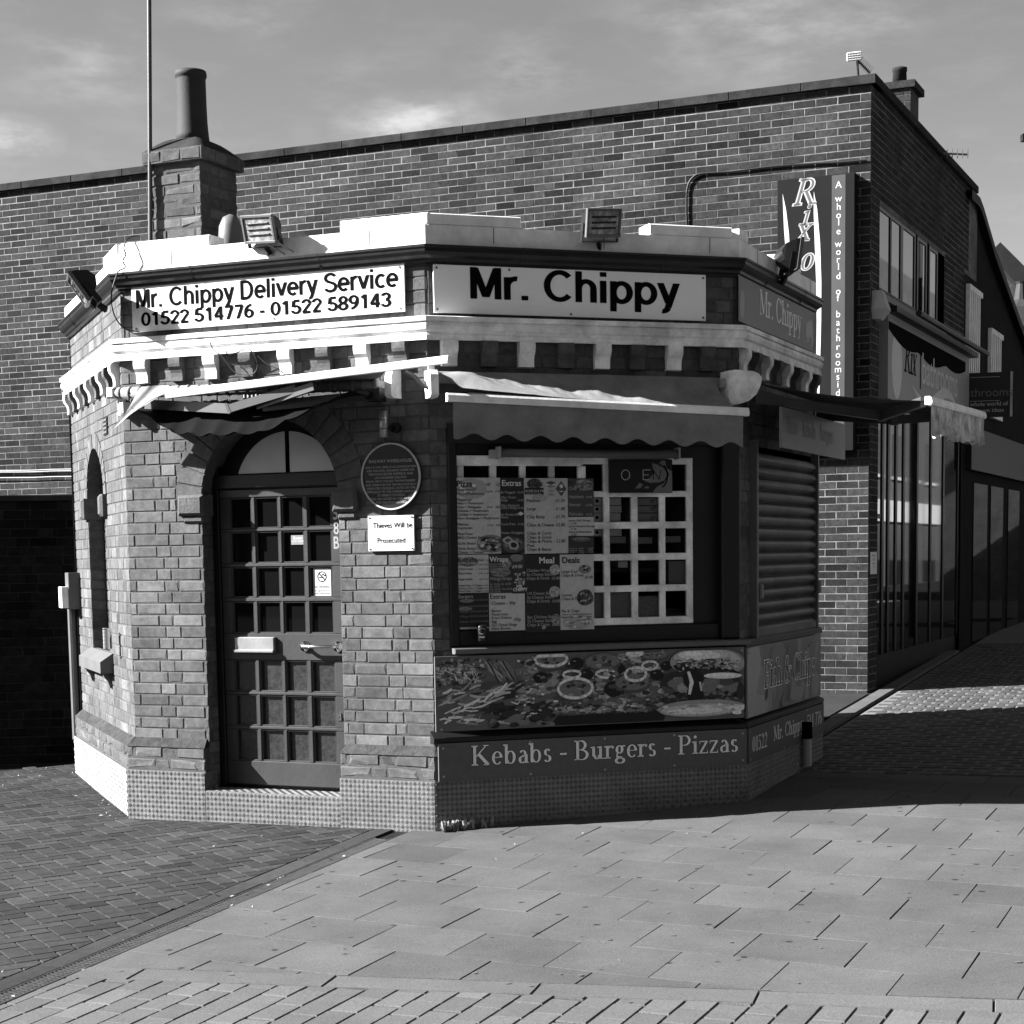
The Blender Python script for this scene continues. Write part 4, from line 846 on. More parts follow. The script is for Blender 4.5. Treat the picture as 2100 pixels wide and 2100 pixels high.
for i, (tx, sz) in enumerate((("RAILWAY WHEELHOUSE", .027), ("BUILT IN THE 1850'S AS ACCOMMODATION", .0175), ("FOR THE LEVEL CROSSING KEEPER FOR", .0185), ("THE MANCHESTER SHEFFIELD AND", .0195), ("LINCOLNSHIRE RAILWAY", .0195), ("FROM 1908 IT HOUSED THE MACHINERY", .0185), ("AND OPERATOR FOR THE MECHANICALLY", .018), ("OPERATED CROSSING GATES ON THE", .0195), ("APPROACH TO THE FORMER LINCOLN", .0195), ("ST MARK'S STATION", .0205), ("THIS USE CEASED IN 1985 WHEN", .0195), ("THE RAILWAY CLOSED", .0205))):
    text(q, FB, None, tx, ps, pz+.085-(i*.0215 if i == 0 else .012+i*.0215), sz, -.0205, 'C', .015, 1.0)
q.build("lettering", gm(.24, .7), t)
# thieves sign
s0, s1, z0, z1 = sq(FB, (755.5, 1058.5), (851, 1129), -.05)
t = board(FB, s0, s1, z0, z1, -.042, "warning_sign", "small white notice warning thieves fixed under the round plaque", "sign", gm(.5, .4))
q = MB(); w_ = s1-s0; text(q, FB, None, "Thieves Will be", (s0+s1)/2+.012, z0+.142, .047, -.0405, 'C', .014, .92); text(q, FB, None, "Prosecuted", (s0+s1)/2, z0+.05, .047, -.0405, 'C', .014, .92)
screws(q, FB, [(s0+.012, z0+.012), (s1-.012, z0+.012), (s1-.012, z1-.012), (s0+.012, z1-.012)], -.042, .005)
for a, b, c, d in ((s0+.01, s1-.01, z0+.013, z0+.0142), (s0+.01, s1-.01, z1-.0142, z1-.013), (s0+.012, s0+.0132, z0+.01, z1-.01), (s1-.0132, s1-.012, z0+.01, z1-.01)): q.quad(*[FB.P(x, z, -.0412) for x, z in ((a, c), (b, c), (b, d), (a, d))])
q.build("lettering", M['black'], t)
# stickers on the door
s0, s1, z0, z1 = sq(FB, (642, 1166), (680, 1222), DPn-.024); t = board(FB, s0, s1, z0, z1, DPn-.022, "no_smoking_sticker", "white no smoking sticker inside a door pane", "sticker", gm(.4), th=.001)
q = MB(); cx, cz, r = s0+(s1-s0)*.5, z1-.052, .034
for i in range(24):
    a, b = rad(i*15), rad(i*15+15); q.quad(*[FB.P(cx+k*math.cos(x), cz+k*math.sin(x), DPn-.021) for k, x in ((r, a), (r, b), (r-.006, b), (r-.006, a))])
q.quad(*[FB.P(cx+x, cz+z, DPn-.021) for x, z in ((-.026, .02), (-.021, .025), (.026, -.02), (.021, -.025))]); q.quad(*[FB.P(cx+x, cz+z, DPn-.0212) for x, z in ((-.022, -.008), (.012, -.008), (.012, -.002), (-.022, -.002))])
for i in range(5): a = i*.5; q.quad(*[FB.P(cx+.004+.006*i+x, cz+.008+.005*math.sin(i*1.7)+z, DPn-.0213) for x, z in ((-.005, 0), (.003, 0), (.004, .006), (-.004, .007))])
text(q, FB, None, "NO SMOKING.", cx, z0+.052, .0185, DPn-.021, 'C', 0, .95)
for i in range(2): text(q, FB, None, ("It is against the law to", "smoke in these premises")[i], cx, z0+.03-.018*i, .0115, DPn-.021, 'C', .02)
q.build("print", M['black'], t)
s0, s1, z0, z1 = sq(FB, (597, 1098), (623, 1117), DPn-.024); t = board(FB, s0, s1, z0, z1, DPn-.022, "security_sticker", "small grey security sticker inside an upper door pane", "sticker", gm(.16), th=.001)
q = MB(); text(q, FB, None, "Swann", s0+.018, z0+.034, .026, DPn-.021, bold=.01); text(q, FB, None, "SECURITY SOURCED", s0+.004, z0+.02, .0095, DPn-.021); q.build("print", gm(.6), t)
# ------------------------------------------------------------------ posters on the window
PD = -.056
def zz(x, y): return (900+.18116*x, 960+.18116*y)
class Po:
    n = 0
    def __init__(s, x0, y0, x1, y1, bg, label, name="menu_poster", cat="poster", grp="menu posters on the window", ink=.012, lift=0.0):
        Po.n += 1; s.d = PD+lift; s.x0, s.y0 = x0, y0
        a, b = FCx.px(zz(x0, y0), PD), FCx.px(zz(x1, y1), PD); c = FCx.px(zz(x0, y1), PD); e = FCx.px(zz(x1, y0), PD)
        s.s0, s.s1, s.z0, s.z1 = min(a[0], c[0]), max(b[0], e[0])-.0015, (b[1]+c[1])/2+.0008, (a[1]+e[1])/2-.0008
        s.X0, s.Y0, s.X1, s.Y1 = x0, y0, x1, y1
        s.t = board(FCx, s.s0, s.s1, s.z0, s.z1, s.d, name, label, cat, gm(bg, .35), grp, th=.002); s.q = MB(); s.mats = [gm(ink), gm(.55), gm(.3), gm(.16), gm(.06)]; random.seed(Po.n)
    def w(s, x, y): return (s.s0+(x-s.X0)/(s.X1-s.X0)*(s.s1-s.s0), s.z1-(y-s.Y0)/(s.Y1-s.Y0)*(s.z1-s.z0))
    def tx(s, st, x, y, size, m=0, align='L', bold=.012, sx=1.0): a, b = s.w(x, y); text(s.q, FCx, None, st, a, b-.006, size*.00062, s.d+.0012, align, bold, sx, m)
    def bl(s, x, y, rx, ry, m, n=12, wob=.15, lay=0.0):
        p = []
        for i in range(n): a = 2*math.pi*i/n; k = 1+rnd(-wob, wob); p.append(s.w(min(max(x+rx*k*math.cos(a), s.X0+2), s.X1-2), min(max(y+ry*k*math.sin(a), s.Y0+2), s.Y1-2)))
        s.q.add([FCx.P(*c, s.d+.0004+lay) for c in p], (tuple(range(n)),), m)
    def food(s, x, y, rx, ry, n, ms):
        s.bl(x, y, rx, ry, ms[0], 16, .05)
        for i in range(n): a, k = rnd(0, 6.28), rnd(0, .8); s.bl(x+rx*k*math.cos(a), y+ry*k*math.sin(a), rx*rnd(.08, .24), ry*rnd(.08, .24), random.choice(ms), 7, .3, .00001+.000005*i)
    def done(s): s.q.build("print", s.mats, s.t)
p = Po(207, 107, 700, 972, .42, "pale pizza price list, top left poster on the window")
p.food(380, 230, 170, 120, 30, (2, 2, 3, 1)); p.food(590, 860, 170, 105, 60, (3, 2, 4, 1, 0)); p.tx("Pizza", 212, 195, 82, bold=.03); p.tx('10"', 535, 190, 40); p.tx('12"', 640, 190, 40)
for y, a in ((245, "Margherita"), (290, "Funghi(Mushroom)"), (358, "Pepperoni"), (398, "Ham + Mushroom"), (442, "Ham + Pineapple"), (484, "Chicken + Mushroom"), (526, "Chicken + Sweetcorn"), (568, "Ham, Pineapple + Mushroom"), (637, "Mexican"), (678, "Vegetarian"), (746, "Meat Feast"), (788, "BBQ Chicken Popcorn"), (854, "Garlic Bread"), (912, "Garlic Bread Cheese"), (955, "Cheese + Tomato")): p.tx(a, 212, y, 37)
for y, a, b in ((262, "£6.50", "£7.50"), (440, "£7.50", "£8.50"), (648, "£7.50", "£9.50")): p.tx(a, 545, y, 26); p.tx(b, 638, y, 26)
p.done()
p = Po(701, 107, 968, 965, .02, "narrow black extras price list with onion rings picture"); p.tx("Extras", 720, 188, 82, 1, bold=.02)
for y, a, b in ((273, "8x Nuggets", "£3.50"), (330, "10pc Onion", ""), (362, "Rings", "£1.80"), (422, "10pc Battered", ""), (450, "Onion Rings", "£3.50"), (525, "6x Mozzarella", ""), (556, "Sticks", ""), (634, "Curly Fries", "£3.20"), (734, "Potato Wedges", "£3.20")): p.tx(a, 708, y, 34, 2); p.tx(b, 955, y, 28, 2, 'R')
p.food(838, 870, 120, 90, 30, (4, 3, 0)); p.bl(780, 820, 56, 46, 2, lay=.0003); p.bl(780, 820, 30, 24, 4, lay=.00035); p.bl(842, 872, 62, 56, 2, lay=.0004); p.bl(842, 872, 34, 32, 0, lay=.00045); p.bl(925, 515, 35, 24, 1, 4, .02); p.done()
p = Po(969, 112, 1460, 968, .4, "pale chips price list in the middle of the upper row"); p.food(1090, 180, 80, 66, 14, (4, 3, 0, 0)); p.bl(1150, 330, 90, 40, 2); p.tx("Chips", 1005, 190, 74, bold=.02)
for y, a, b in ((372, "Medium", "- £1.50"), (464, "Large", "- £1.80"), (556, "Chip Butty", "- £1.70"), (648, "Chips & Cheese", "- £2.80"), (741, "Chips & Curry", ""), (788, "Chips & Gravy", ""), (833, "Chips & Mushy", "- £2.80"), (879, "Peas", ""), (925, "Chips & Beans", "")): p.tx(a, 1000, y, 44); p.tx(b, 1425, y, 44, 0, 'R')
p.done()
p = Po(1461, 115, 1755, 550, .05, "dark fish price list at the top right of the posters"); p.food(1640, 190, 110, 70, 40, (3, 2, 4, 0)); p.tx("Fish", 1466, 185, 70, bold=.02)
for y, a, b in ((235, "Cod", "£3.50 £4.50"), (328, "Haddock", "£4.00"), (418, "Scampi", "£3.50"), (526, "Fishcake", "£1.20")): p.tx(a, 1474, y, 44, 2); p.tx(b, 1735, y, 30, 2, 'R')
p.done()
p = Po(1465, 552, 1758, 768, .42, "small pale sausage price list between two dark posters")
for i, a in enumerate(("Jumbo Plain Sausage", "- £1.20", "Jumbo Battered Sausage", "- £1.40", "Battered Beef Burger", "- £2.00")): p.tx(a, 1472, 592+i*32.5, 29)
p.done()
p = Po(1467, 770, 1758, 965, .03, "small dark pies poster with an oval emblem"); p.bl(1612, 808, 105, 26, 3, 20, .0); p.tx("PUKKA-PIES", 1612, 822, 36, 0, 'C', .02)
for i, a in enumerate((("Chicken &", "Mushroom", "- £3.20"), ("Beef &", "Onion", "- £3.20"), ("Steak &", "Kidney", "- £3.20"))):
    for j, b in enumerate(a): p.tx(b, 1478+i*105, 905+j*22, 19, 2)
p.done()
p = Po(215, 978, 565, 1413, .42, "pale kebabs price list at the left of the lower row"); p.food(340, 1060, 115, 55, 26, (3, 2, 2, 4)); p.tx("Kebabs", 218, 1050, 70, bold=.02); p.tx("Med.  Lrg.", 448, 1042, 30)
for y, a in ((1090, "Donner Kebab"), (1140, "Chicken Shish"), (1190, "Mixed Kebab"), (1256, "Veggie Kebab"), (1328, "Kebab Meat + Chips"), (1360, "Chicken Meat + Chips"), (1391, "Mixed Meat + Chips")): p.tx(a, 218, y, 28); p.tx("£4.50  £5.50", 558, y, 20, 0, 'R')
p.done()
p = Po(568, 975, 968, 1410, .035, "dark wraps price list with a wrap picture"); p.food(770, 1080, 55, 55, 20, (3, 2, 4)); p.food(700, 1180, 110, 50, 26, (3, 4, 4)); p.bl(880, 1010, 75, 50, 3); p.tx("Wraps", 580, 1045, 72, 1, bold=.02); p.tx("£4·50", 832, 1122, 46, 1); p.tx("Wings", 578, 1256, 46, 2); p.tx("Strips", 712, 1254, 46, 2)
for i, a in enumerate(("Donner Wrap", "Chicken Wrap", "Cheese BBQ Wrap", "Veggie Wrap")): p.tx(a, 578, 1084+i*26, 26, 2)
for i, a in enumerate(("4x  £2.20  3x  £3.00", "6x  £3.70", "10x £4.40  10x £5.50", "12x £5.80")): p.tx(a, 580, 1310+i*29, 27, 2)
p.done()
p = Po(219, 1415, 570, 1800, .015, "black burgers price list above the drink can"); p.tx("Burgers", 222, 1458, 50, 2)
for y in (1490, 1560, 1620, 1675, 1735): p.tx("1/4 Burger", 228, y, 24, 3); p.tx("£2.20 £3.20 £4.30", 555, y, 26, 3, 'R')
p.food(320, 1500, 80, 20, 14, (3, 4)); p.food(300, 1590, 80, 22, 14, (3, 4)); p.done()
p = Po(572, 1412, 975, 1842, .45, "pale extras price list with cheese and bacon at the bottom"); p.tx("Extras", 582, 1465, 66, bold=.02); p.tx("-Cheese - 30p", 585, 1532, 47); p.tx("-50p", 838, 1722, 47)
for i, a in enumerate(("-Bacon", "-Mushroom", "-Fried Onions", "-Egg", "-3pc Onion Rings", "-Hash Brown")): p.tx(a, 585, 1615+i*40.5, 40)
p.done()
p = Po(976, 975, 1375, 1860, .02, "black meal half of the meal deals poster"); p.tx("Meal", 1138, 1065, 88, 1, bold=.03)
for y, a, b in ((1160, ("Chicken Wrap", "2x Cheese Sticks", "Chips & Drink"), "£5.80"), (1420, ("1/4 Cheese Burger", "2x Cheese Sticks", "Chips & Drink"), "£4.80"), (1688, ("5pc Chicken Strips", "2x Cheese Sticks", "Chips & Drink"), "£4.20")):
    for i, l in enumerate(a): p.tx(l, 1000, y+i*44.5, 42, 2)
    p.tx(b, 1368, y+91, 40, 2, 'R')
p.food(1315, 1150, 58, 62, 20, (2, 1, 3)); p.food(1310, 1400, 65, 62, 20, (2, 1, 3)); p.food(1320, 1720, 50, 70, 26, (3, 2, 4, 4)); p.bl(1185, 1805, 22, 22, 2); p.done()
p = Po(1376, 975, 1755, 1830, .42, "pale deals half of the meal deals poster"); p.tx("Deals", 1400, 1060, 86, bold=.03)
p.food(1655, 1145, 72, 52, 30, (3, 4, 2, 0)); p.food(1655, 1465, 95, 95, 40, (4, 0, 3, 0, 2)); p.food(1570, 1740, 175, 85, 80, (2, 3, 2, 1))
for y, a in ((1172, "Large Cod"), (1215, "Chips & Drink"), (1438, "Scampi"), (1480, "Chips & Drink"), (1620, "Pie & Chips"), (1652, "Choice of Chicken & Mushroom"), (1683, "Beef & Onion or Steak & Kidney")): p.tx(a, 1390, y, 42 if y < 1640 else 25)
p.tx("£6.40", 1650, 1238, 40); p.done()
p = Po(971, 222, 1188, 300, .012, "small black card with a phone number stuck over the chips poster", "phone_card", "card", "cards stuck on the menu", lift=.003); p.tx("01522 514 776", 978, 262, 34, 1); p.tx("call us to order", 985, 290, 26, 2); p.done()
p = Po(1202, 140, 1446, 325, .4, "small leaflet with a dark card stuck at the top of the chips poster", "leaflet", "leaflet", "cards stuck on the menu", lift=.003); p.bl(1268, 165, 62, 24, 4, 4, 0); p.bl(1268, 205, 62, 14, 3, 4, 0)
for i in range(7): p.bl(1270, 225+i*14, 55, 4, (3, 2, 4)[i % 3], 4, 0)
p.bl(1385, 235, 66, 112, 4, 4, 0, .0002); p.bl(1385, 205, 20, 26, 1, 10, .2, .0003); p.bl(1385, 265, 34, 8, 1, 4, 0, .0003); p.done()
p = Po(832, 1165, 990, 1420, .03, "dark sticker with pale swirl and the shop name over the wraps poster", "name_sticker", "sticker", "cards stuck on the menu", lift=.003)
for i in range(30): p.bl(915+rnd(-60, 60), 1235+rnd(-55, 70), rnd(4, 14), rnd(6, 22), random.choice((1, 2, 3)), 6, .4)
p.tx("MR", 876, 1345, 46, 1, bold=.04); p.tx("CHIPPY", 838, 1382, 46, 1, bold=.04); p.done()
# neon sign in the window
s0, s1, z0, z1 = sq(FCx, (1249, 942), (1379, 1010.5), -.05)
t = board(FCx, s0, s1, z0, z1, -.05, "open_sign", "black illuminated open sign with swirl hung in the window corner", "sign", M['blackp'])
q = MB(); L_ = lambda x, y: (s0+(x-340)/(988-340)*(s1-s0), z1-(y-100)/350*(z1-z0))
def ring(cx, cy, rx, ry, w, m, a0=0, a1=360, d=-.0485):
    n = 20
    for i in range(n):
        a, b = rad(a0+(a1-a0)*i/n), rad(a0+(a1-a0)*(i+1)/n); q.quad(*[FCx.P(*L_(cx+(rx+k)*math.cos(x), cy+(ry+k)*math.sin(x)), d) for k, x in ((w/2, a), (w/2, b), (-w/2, b), (-w/2, a))], m)
for pts in ([(775, 138), (830, 150), (900, 190), (935, 250), (905, 320), (850, 340), (760, 345), (700, 330), (745, 300), (800, 240)], [(880, 110), (915, 110), (925, 190), (985, 225), (985, 440), (780, 445), (830, 385), (900, 350), (955, 260), (925, 180), (850, 140)], [(605, 405), (645, 345), (685, 360), (660, 400)], [(690, 400), (720, 380), (750, 385), (740, 405)]):
    q.add([FCx.P(*L_(*c), -.049) for c in pts], (tuple(range(len(pts))),), 1)
ring(506, 262, 42, 52, 9, 0); ring(860, 270, 75, 125, 14, 2, -60, 75)
for a, b in (((685, 210), (685, 312)), ((685, 210), (762, 210)), ((685, 262), (745, 262)), ((685, 312), (745, 312)), ((790, 312), (790, 212)), ((790, 212), (850, 312)), ((850, 312), (868, 206))):
    dx, dy = b[0]-a[0], b[1]-a[1]; l = math.hypot(dx, dy); nx, ny = -dy/l*4, dx/l*4; q.quad(*[FCx.P(*L_(*c), -.048) for c in ((a[0]+nx, a[1]+ny), (a[0]-nx, a[1]-ny), (b[0]-nx, b[1]-ny), (b[0]+nx, b[1]+ny))], 0 if a[0] < 780 else 2)
q.build("print", [gm(.35), gm(.13), M['black']], t)
# strip light over the window
a, b = FCx.px((1023, 929), .0), FCx.px((1390, 932), .0); t = thing("strip_light", "long grey tubular strip light fitted along the top of the window", "light", FCx.P((a[0]+b[0])/2, a[1], 0))
q = MB(); q.tube([FCx.P(a[0], a[1], 0), FCx.P(b[0], a[1]-.002, 0)], .026, 16); q.build("tube", M['grey'], t, smooth=True)
q = MB()
for s in (a[0], b[0]): q.bx(FCx, s-.006, s+.006, a[1]-.034, a[1]+.038, -.05, .03)
q.bx(FCx, a[0]-.05, a[0]-.006, a[1]-.03, a[1]+.02, -.05, .0); q.build("end_plate", M['lgrey'], t)
# pizza boxes and other stock behind the glass
random.seed(8)
def stock(x0, y0, x1, y1, dd, matl, name, label, cat, grp, txt=None):
    a, b = FCx.px((x0, y0), dd), FCx.px((x1, y1), dd); t = thing(name, label, cat, FCx.P((a[0]+b[0])/2, b[1], dd), grp); q = MB(); q.bx(FCx, a[0], b[0], b[1], a[1]-.002, dd-.2, dd, bev=.003); q.build("body", matl, t)
    if txt:
        q = MB()
        if txt == 'o': q.prism(FCx, [(a[0]+.07+.012*math.cos(i*.7854), (a[1]+b[1])/2+.012*math.sin(i*.7854)) for i in range(8)], dd, dd+.001)
        else: text(q, FCx, None, txt, a[0]+(b[0]-a[0])*.55, b[1]+.014, .03, dd+.001, bold=.02)
        q.build("print", M['black'], t)
bxs = [(1203, 1019, 1274, 1036, 'o', "topmost"), (1203, 1037, 1275, 1051, 'o', "second from top"), (1203, 1052, 1273, 1070, 'o', "third from top"), (1203, 1084, 1275, 1099, 'o', "lowest, just above the lower shelf")]
for x0, y0, x1, y1, tx_, w_ in bxs: stock(x0, y0, x1, y1, -.125, M['white'], "pizza_box", "pizza box with a black dot, %s in the left stack" % w_, "pizza box", "pizza boxes behind the window", tx_)
for x0, y0, x1, y1, w_ in ((1306, 1020, 1345, 1036, "top"), (1306, 1037, 1348, 1051, "middle"), (1306, 1052, 1346, 1070, "bottom")): stock(x0, y0, x1+6, y1, -.125, gm(.35), "pizza_box", "darker pizza box marked with its size, %s of the right stack" % w_, "pizza box", "pizza boxes behind the window", '12"')
stock(1250, 1100, 1284, 1114, -.122, M['lgrey'], "carton", "pale flat carton on the shelf behind the window", "carton", "cartons behind the window"); stock(1308, 1101, 1338, 1115, -.122, M['lgrey'], "carton", "pale carton beside the flat one behind the middle pane", "carton", "cartons behind the window")
stock(1366, 1099, 1396, 1112, -.122, M['lgrey'], "carton", "pale carton behind the right-hand pane above a tray", "carton", "cartons behind the window"); stock(1268, 1150, 1288, 1164, -.122, M['white'], "carton", "small white carton high in the fourth row of panes", "carton", "cartons behind the window")
stock(1371, 1150, 1410, 1201, -.122, M['lgrey'], "carton", "tall pale carton filling the fourth-row right pane", "carton", "cartons behind the window"); stock(1251, 1215, 1297, 1268, -.122, gm(.3), "carton", "plain grey carton behind the bottom pane", "carton", "cartons behind the window"); stock(1309, 1222, 1352, 1268, -.122, mat("glitter_foil", .3, .3, .9, 150, .5, 200), "carton", "speckled shiny carton behind the bottom row", "carton", "cartons behind the window"); stock(1205, 1215, 1240, 1268, -.122, gm(.26), "carton", "grey carton partly hidden by the posters", "carton", "cartons behind the window")
a = FCx.px((1366, 1248), -.17); q = MB(); q.bx(FCx, a[0], a[0]+.17, a[1]-.06, a[1]+.0, -.4, -.17); stt = None
tag(q.build("till", M['blackp']), "dark till behind the bottom right pane", "till")
# drink can and tin
def can(F, q0, q1, dd, r, name, label, m1, dark):
    a, b = F.px(q0, dd), F.px(q1, dd); t = thing(name, label, "can", F.P(a[0], b[1], dd)); c = F.P(a[0], 0, dd); h0, h1 = b[1], a[1]; q = MB()
    pf = [(r*.9, h0), (r, h0+.005)]
    if dark: pf += [(r, h1-.012), (r*.82, h1)]
    else:
        for i in range(14): z = h0+.008+(h1-h0-.016)*i/14; pf += [(r, z), (r*.965, z+(h1-h0)/28)]
        pf += [(r, h1-.004), (r*.97, h1)]
    q.lathe((c.x, c.y, 0), pf+[(r*.8, h1-.003)], 24); q.build("body", m1, t, smooth=dark); return t, c
t, c = can(FCx, (988, 1281), (988, 1315), -.01, .031, "drink_can", "dark soft drink can with a round emblem on the serving shelf", M['blackp'], True)
cz = FCx.px((988, 1294), -.01)[1]; vw = (CO-c); vw.z = 0; vw.normalize(); Fcan = Fr((c.x, c.y, 0), Vector((-vw.y, vw.x, 0)), vw)
q = MB()
for m_, y0, y1, a0 in ((0, .2, 1, 0), (1, -1, -.25, 0)):
    pts = [(x, y) for x, y in [(.019*math.cos(rad(k)), .019*math.sin(rad(k))) for k in ((range(20, 171, 15)) if m_ == 0 else range(195, 350, 15))]]
    q.add([Fcan.P(x, cz+z, math.sqrt(.0315**2-x*x)+.0006) for x, z in pts], (tuple(range(len(pts))),), m_)
text(q, Fcan, None, "pepsi", 0, cz-.04, .016, .0322, 'C', .01); q.build("print", [gm(.5), gm(.18)], t)
q = MB(); text(q, Fcan, None, "", 0, 0, .1)
can(FA, (219, 1288), (219, 1331), .02, .034, "tin_can", "open ribbed tin can standing on the slit window sill", M['steel'], False)
# ================================================================== FLOODLIGHTS
def flood_proto():
    t = bpy.data.objects.new("floodlight", None); COL.objects.link(t); t['_o'] = (0, 0, 0); I = Fr((0, 0, 0), (1, 0, 0), (0, -1, 0), (0, 0, 1))   # faces -Y
    q = MB(); w, h = .125, .085
    q.add([I.P(x, z, d) for x, z, d in ((-w, -h, 0), (w, -h, 0), (w, h, 0), (-w, h, 0), (-w*.98, -h*.95, -.03), (w*.98, -h*.95, -.03), (w*.98, h*.95, -.03), (-w*.98, h*.95, -.03), (-w*.9, -h*.5, -.085), (w*.9, -h*.5, -.085), (w*.9, h*.55, -.09), (-w*.9, h*.55, -.09), (-w*.85, 0, -.11), (w*.85, 0, -.11))],
          ((0, 4, 5, 1), (1, 5, 6, 2), (2, 6, 7, 3), (3, 7, 4, 0), (4, 8, 9, 5), (6, 10, 11, 7), (5, 9, 13, 10, 6), (7, 11, 12, 8, 4), (8, 12, 13, 9), (12, 11, 10, 13)))
    q.build("housing", M['dark'], t)
    q = MB()
    for a, b, c, d in ((-w-.006, w+.006, -h-.006, -h+.012), (-w-.006, w+.006, h-.012, h+.006), (-w-.006, -w+.012, -h+.012, h-.012), (w-.012, w+.006, -h+.012, h-.012)): q.bx(I, a, b, c, d, -.012, .01, bev=.003)
    q.build("rim", M['grey'], t)
    q = MB(); q.quad(*[I.P(x, z, .001) for x, z in ((-w+.01, -h+.01), (w-.01, -h+.01), (w-.01, h-.01), (-w+.01, h-.01))]); gl = q.build("lens", mat("lamp_lens", .3, .25, .5, 25, .3, 30, stain=.6, stscale=14), t)
    q = MB()
    for z in (-.035, .0, .035): q.tube([I.P(-.09, z, .004), I.P(.09, z+.004, .004)], .006, 8)
    q.build("lamp_tube", M['dark'], gl)
    q = MB()
    for s in (-1, 1): q.bar(I.P(s*.135, .0, -.04), I.P(s*.135, -.12, -.045), .006, .03)
    q.bar(I.P(-.137, -.122, -.045), I.P(.137, -.122, -.045), .006, .03, up=(0, 1, 0)); q.bar(I.P(0, -.122, -.045), I.P(.02, -.17, -.06), .02, .03); q.build("bracket", M['dark'], t)
    return t
FL = flood_proto(); fparts = [(o, list(o.children)) for o in FL.children]
def flood(first, F, q, d, yaw, pitch, roll, sc_, label):
    if first: t = FL
    else:
        t = FL.copy(); COL.objects.link(t)
        for o, ch in fparts:
            c = o.copy(); COL.objects.link(c); c.parent = t
            for k in ch: e = k.copy(); COL.objects.link(e); e.parent = c
    p = F.at(q, d); ang = math.atan2(F.n.y, F.n.x)+math.pi/2+rad(yaw)
    t.matrix_world = Matrix.Translation(p) @ Matrix.Rotation(ang, 4, 'Z') @ Matrix.Rotation(rad(roll), 4, 'Y') @ Matrix.Rotation(rad(pitch), 4, 'X') @ Matrix.Scale(sc_, 4)
    tag(t, label, "floodlight", "floodlights along the kiosk parapet")
flood(True, FB, (530, 470), .06, -8, 18, 4, .95, "floodlight on the parapet beside the tall chimney, its lens facing the street")
flood(False, FCx, (1238, 457), .04, 10, 14, -4, .95, "floodlight above the big shop sign, facing out over the pavement")
flood(False, FD, (1632, 526), .1, 28, 8, 0, 1.15, "floodlight seen side-on at the right corner, in front of the tall bathroom board")
flood(False, FA, (160, 594), .2, -6, 34, 0, 1.2, "dark floodlight seen from behind at the left corner")
q = MB()
for a, b in (((545, 498), (585, 522)), ((570, 498), (603, 517))): q.tube([FB.at(a, .03), FB.at(b, -.03)], .006, 6)
tag(q.build("lamp_stay", M['lgrey']), "pair of pale stays propping the chimney-side floodlight on the white parapet", "bracket")
# ================================================================== AWNINGS
def bar_px(q, F, a, b, da, db, w, h): q.bar(F.at(a, da), F.at(b, db), w, h)
# --- window awning (right front)
t = thing("awning", "half-open awning with scalloped valance over the shop window", "awning", FCx.P(1, 2.6, .1), "awnings round the kiosk")
bz0, bz1 = 2.640, 2.577; bs0, bs1 = .02, 1.966; D_ = .34
def fz(u): return bz0+(bz1-bz0)*u
def wav(x, y): return math.sin(x*7+y*3)*.5+math.sin(x*17-y*5+1.3)*.3+math.sin(x*31+y*11+.4)*.2
def cfab(u, v):
    s = .085+u*1.81+(v**1.5)*(.24*(1-u)**3*2-.03*u); zb = fz(u)+.024; k = .36
    ch = .13-.03*u+.014*wav(u*2.6, .3)+.045*max(0, math.sin(u*40+.6))*max(0, min(1, (u-.5)*3)); ch *= min(1, u/.04+.35)
    zv = zb+ch
    if v < k: f = v/k; z = 2.815+(zv-2.815)*f; d = .02+.09*f
    else: f = (v-k)/(1-k); z = zv+(zb-zv)*f**.85; d = .11+(D_-.105)*f
    fold = .012*math.sin(u*24+v*3)+.008*wav(u*5, v*1.5)
    return FCx.P(s, z+fold*(.25+v)*(1-v)*1.6, d+.5*fold*(1-v))
q = MB(); q.grid(cfab, 110, 30); q.build("canopy", M['fabric'], t, smooth=True)
q = MB(); a, b = FCx.P(bs0, bz0, D_), FCx.P(bs1, bz1, D_); n = FCx.n; up = Vector((0, 0, 1))
pr = [(-.02, -.025), (.02, -.025), (.026, -.01), (.022, .012), (.012, .025), (-.02, .025)]
q.add([p+n*x+up*z for p in (a, b) for x, z in pr], [tuple(range(6)), tuple(range(11, 5, -1))]+[(i+6, (i+1) % 6+6, (i+1) % 6, i) for i in range(6)]); q.build("front_bar", M['white'], t)
def val(u, v):
    s = bs0+.035+u*(bs1-bs0-.07); zt = fz(u)-.02; k = math.sin(u*9.0*2*math.pi+.9)
    return FCx.P(s, zt-(.205+.018*k-.02*u)*v, D_+.008+.006*math.sin(u*23)*v+.004*wav(u*6, v))
q = MB(); q.grid(val, 150, 6); q.build("valance", M['fabric'], t, smooth=True)
q = MB(); a = FCx.px((890, 790), .02); q.sprism(FCx, [(-.06, 2.83), (.05, 2.83), (.075, 2.8), (.08, 2.68), (.05, 2.665), (-.06, 2.665)], .0, .05); q.bx(FCx, .02, .06, 2.83, 2.88, -.06, -.04)
q.build("end_bracket", M['offwhite'], t)
q = MB(); q.tube([FCx.P(.06, 2.79, .0), FCx.P(1.92, 2.785, .0)], .036, 14); q.build("roller", M['fabric'], t)
q = MB(); q.bar(FCx.P(.25, 2.68, .02), FCx.P(.95, 2.63, .16), .03, .04); q.bar(FCx.P(.95, 2.63, .16), FCx.P(.3, 2.62, .31), .03, .04); q.build("folding_arm", M['alu'], t)
q = MB(); q.bar(FCx.P(1.8, 2.66, .02), FCx.P(1.15, 2.6, .16), .03, .04); q.bar(FCx.P(1.15, 2.6, .16), FCx.P(1.8, 2.57, .31), .03, .04); q.build("folding_arm", M['alu'], t)
